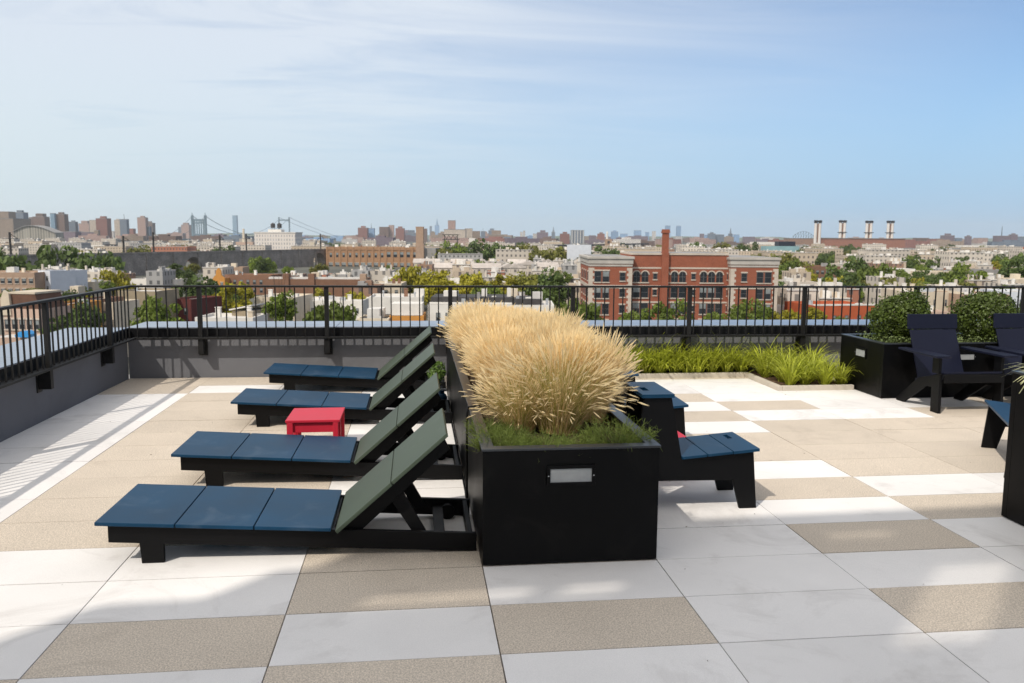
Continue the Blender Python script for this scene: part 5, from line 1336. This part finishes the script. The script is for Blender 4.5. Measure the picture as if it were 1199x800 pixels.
# the far ridge on the horizon
mb = MB(); rs2 = random.Random(2)
pts = []
for k in range(60):
    px = -120+k*24; D = 11000; p = city(px, 277, D); pts.append(p)
vs_ = []; fs_ = []
for p in pts:
    h = 18+rs2.uniform(0, 14); back = p+FWD*2500
    vs_ += [(p.x, p.y, GROUND-1), (p.x+FWD.x*900, p.y+FWD.y*900, GROUND+h*1.8), (back.x, back.y, GROUND-1)]
for k in range(59):
    a = 3*k; fs_ += [(a, a+3, a+4, a+1), (a+1, a+4, a+5, a+2)]
o = mb.add(vs_, fs_).build('hills', m_leafC, smooth=True); tag(o, kind='structure')

# ---- air
mb = MB(); p0 = Vector((0, 0, 0))
mb.box(-9000, 13000, -60, 15000, GROUND-1.0, 320)
m, nt, out = _nt('haze_air'); pv = _n(nt, 'ShaderNodeVolumePrincipled'); pv.inputs['Color'].default_value = (.93, .97, 1, 1); pv.inputs['Density'].default_value = .000045; pv.inputs['Anisotropy'].default_value = .2
nt.links.new(pv.outputs[0], out.inputs['Volume'])
o = mb.build('haze', m); tag(o, kind='stuff')

# ------------------------------------------------------------------ daylight
SUNV = Vector((-.625, -.676, 1.0)).normalized()            # towards the sun
sl = bpy.data.lights.new('sun', 'SUN'); sl.energy = 2.4; sl.angle = R(.55); sl.color = (1.0, .93, .83)
so = bpy.data.objects.new('sun', sl); COL.objects.link(so); so.rotation_euler = SUNV.to_track_quat('Z', 'Y').to_euler(); so.location = (-20, -20, 40)
wd = bpy.data.worlds.new('World'); scene.world = wd; wd.use_nodes = True
nt = wd.node_tree; nt.nodes.clear(); L = nt.links.new
sky = _n(nt, 'ShaderNodeTexSky', sky_type='NISHITA'); sky.sun_disc = False
sky.sun_elevation = math.asin(SUNV.z); sky.sun_rotation = math.atan2(SUNV.x, SUNV.y)
sky.altitude = 20; sky.air_density = 1.0; sky.dust_density = .25; sky.ozone_density = 5.0
# thin cirrus, laid out on a high flat layer
tc = _n(nt, 'ShaderNodeTexCoord'); sp = _n(nt, 'ShaderNodeSeparateXYZ'); L(tc.outputs['Generated'], sp.inputs[0])
za = _n(nt, 'ShaderNodeMath', operation='ADD'); za.inputs[1].default_value = .10; L(sp.outputs['Z'], za.inputs[0])
dx = _n(nt, 'ShaderNodeMath', operation='DIVIDE'); L(sp.outputs['X'], dx.inputs[0]); L(za.outputs[0], dx.inputs[1])
dy = _n(nt, 'ShaderNodeMath', operation='DIVIDE'); L(sp.outputs['Y'], dy.inputs[0]); L(za.outputs[0], dy.inputs[1])
cb = _n(nt, 'ShaderNodeCombineXYZ'); L(dx.outputs[0], cb.inputs[0]); L(dy.outputs[0], cb.inputs[1])
mp = _n(nt, 'ShaderNodeMapping'); mp.inputs['Rotation'].default_value = (0, 0, R(28)); mp.inputs['Scale'].default_value = (.55, 1.9, 1); L(cb.outputs[0], mp.inputs['Vector'])
n1 = _n(nt, 'ShaderNodeTexNoise', i_Scale=1.25, i_Detail=9., i_Roughness=.62, i_Distortion=.7); L(mp.outputs[0], n1.inputs['Vector'])
r1 = _n(nt, 'ShaderNodeValToRGB'); L(n1.outputs['Fac'], r1.inputs['Fac']); r1.color_ramp.elements[0].position = .36; r1.color_ramp.elements[1].position = .76
# where the cirrus sheet lies: north-west part of the sky (left of the view)
sheet = _n(nt, 'ShaderNodeVectorMath', operation='DOT_PRODUCT'); sheet.inputs[1].default_value = (-.80, .12, .58); L(tc.outputs['Generated'], sheet.inputs[0])
mr = _n(nt, 'ShaderNodeMapRange'); mr.inputs['From Min'].default_value = -.28; mr.inputs['From Max'].default_value = .52; L(sheet.outputs['Value'], mr.inputs['Value'])
mu = _n(nt, 'ShaderNodeMath', operation='MULTIPLY'); L(r1.outputs['Color'], mu.inputs[0]); L(mr.outputs[0], mu.inputs[1])
vl = _n(nt, 'ShaderNodeMath', operation='MULTIPLY'); vl.inputs[1].default_value = .9; L(mr.outputs[0], vl.inputs[0])
ad = _n(nt, 'ShaderNodeMath', operation='ADD', use_clamp=True); L(mu.outputs[0], ad.inputs[0]); L(vl.outputs[0], ad.inputs[1])
fa = _n(nt, 'ShaderNodeMath', operation='MULTIPLY'); fa.inputs[1].default_value = .75; L(ad.outputs[0], fa.inputs[0])
mxc = _n(nt, 'ShaderNodeMixRGB'); mxc.inputs[2].default_value = (7.1, 7.5, 7.9, 1); L(fa.outputs[0], mxc.inputs[0]); L(sky.outputs[0], mxc.inputs[1])
# added bright cloud, unseen overhead and around the sun, to fill the shade
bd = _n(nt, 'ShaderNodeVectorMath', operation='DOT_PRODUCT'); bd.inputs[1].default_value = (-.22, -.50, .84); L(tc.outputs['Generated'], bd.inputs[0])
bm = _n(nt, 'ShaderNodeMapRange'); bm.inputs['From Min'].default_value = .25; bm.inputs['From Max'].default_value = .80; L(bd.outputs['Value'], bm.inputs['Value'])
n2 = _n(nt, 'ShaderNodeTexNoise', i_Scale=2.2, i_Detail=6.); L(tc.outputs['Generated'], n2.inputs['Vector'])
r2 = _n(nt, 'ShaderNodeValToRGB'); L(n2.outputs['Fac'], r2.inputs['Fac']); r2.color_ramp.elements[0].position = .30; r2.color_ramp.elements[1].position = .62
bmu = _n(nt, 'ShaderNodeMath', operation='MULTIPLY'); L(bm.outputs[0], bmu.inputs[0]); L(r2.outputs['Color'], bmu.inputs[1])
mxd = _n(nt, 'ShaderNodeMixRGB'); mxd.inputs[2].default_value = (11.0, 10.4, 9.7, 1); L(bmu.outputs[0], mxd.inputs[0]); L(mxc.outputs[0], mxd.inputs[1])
# thin band of summer haze low over the horizon
ab = _n(nt, 'ShaderNodeMath', operation='ABSOLUTE'); L(sp.outputs['Z'], ab.inputs[0])
hz = _n(nt, 'ShaderNodeMapRange', interpolation_type='SMOOTHSTEP'); hz.inputs['From Min'].default_value = 0; hz.inputs['From Max'].default_value = .24; hz.inputs['To Min'].default_value = .85; hz.inputs['To Max'].default_value = 0; L(ab.outputs[0], hz.inputs['Value'])
hcm = _n(nt, 'ShaderNodeMixRGB'); hcm.inputs[1].default_value = (2.2, 4.0, 6.3, 1); hcm.inputs[2].default_value = (5.3, 6.3, 6.7, 1); L(mr.outputs[0], hcm.inputs[0])
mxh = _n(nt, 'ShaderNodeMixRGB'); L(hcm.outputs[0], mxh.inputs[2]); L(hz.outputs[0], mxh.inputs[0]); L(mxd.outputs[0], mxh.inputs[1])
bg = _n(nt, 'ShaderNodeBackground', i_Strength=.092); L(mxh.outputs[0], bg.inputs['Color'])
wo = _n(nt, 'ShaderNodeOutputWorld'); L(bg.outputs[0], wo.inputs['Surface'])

# ------------------------------------------------------------------ camera
cd = bpy.data.cameras.new('camera'); cam = bpy.data.objects.new('camera', cd); COL.objects.link(cam); scene.camera = cam
cam.location = (0, 0, CAMH)
fv = Vector((_cp*_sy, _cp*_cy, -_sp)); upv = Vector((_sp*_sy, _sp*_cy, _cp)); rv = Vector((_cy, -_sy, 0))
r2 = rv*math.cos(ROLL)+upv*math.sin(ROLL); u2 = -rv*math.sin(ROLL)+upv*math.cos(ROLL)
cam.matrix_world = Matrix(((r2.x, u2.x, -fv.x, 0), (r2.y, u2.y, -fv.y, 0), (r2.z, u2.z, -fv.z, CAMH), (0, 0, 0, 1)))
cd.sensor_width = 36; cd.lens = 36*FPX/1199; cd.clip_start = .05; cd.clip_end = 60000
cd.dof.use_dof = True; cd.dof.focus_distance = 5.6; cd.dof.aperture_fstop = 5.0
vs = scene.view_settings; vs.view_transform = 'Standard'; vs.look = 'None'; vs.gamma = 1; vs.use_curve_mapping = False; vs.exposure = .44
scene.cycles.volume_bounces = 2
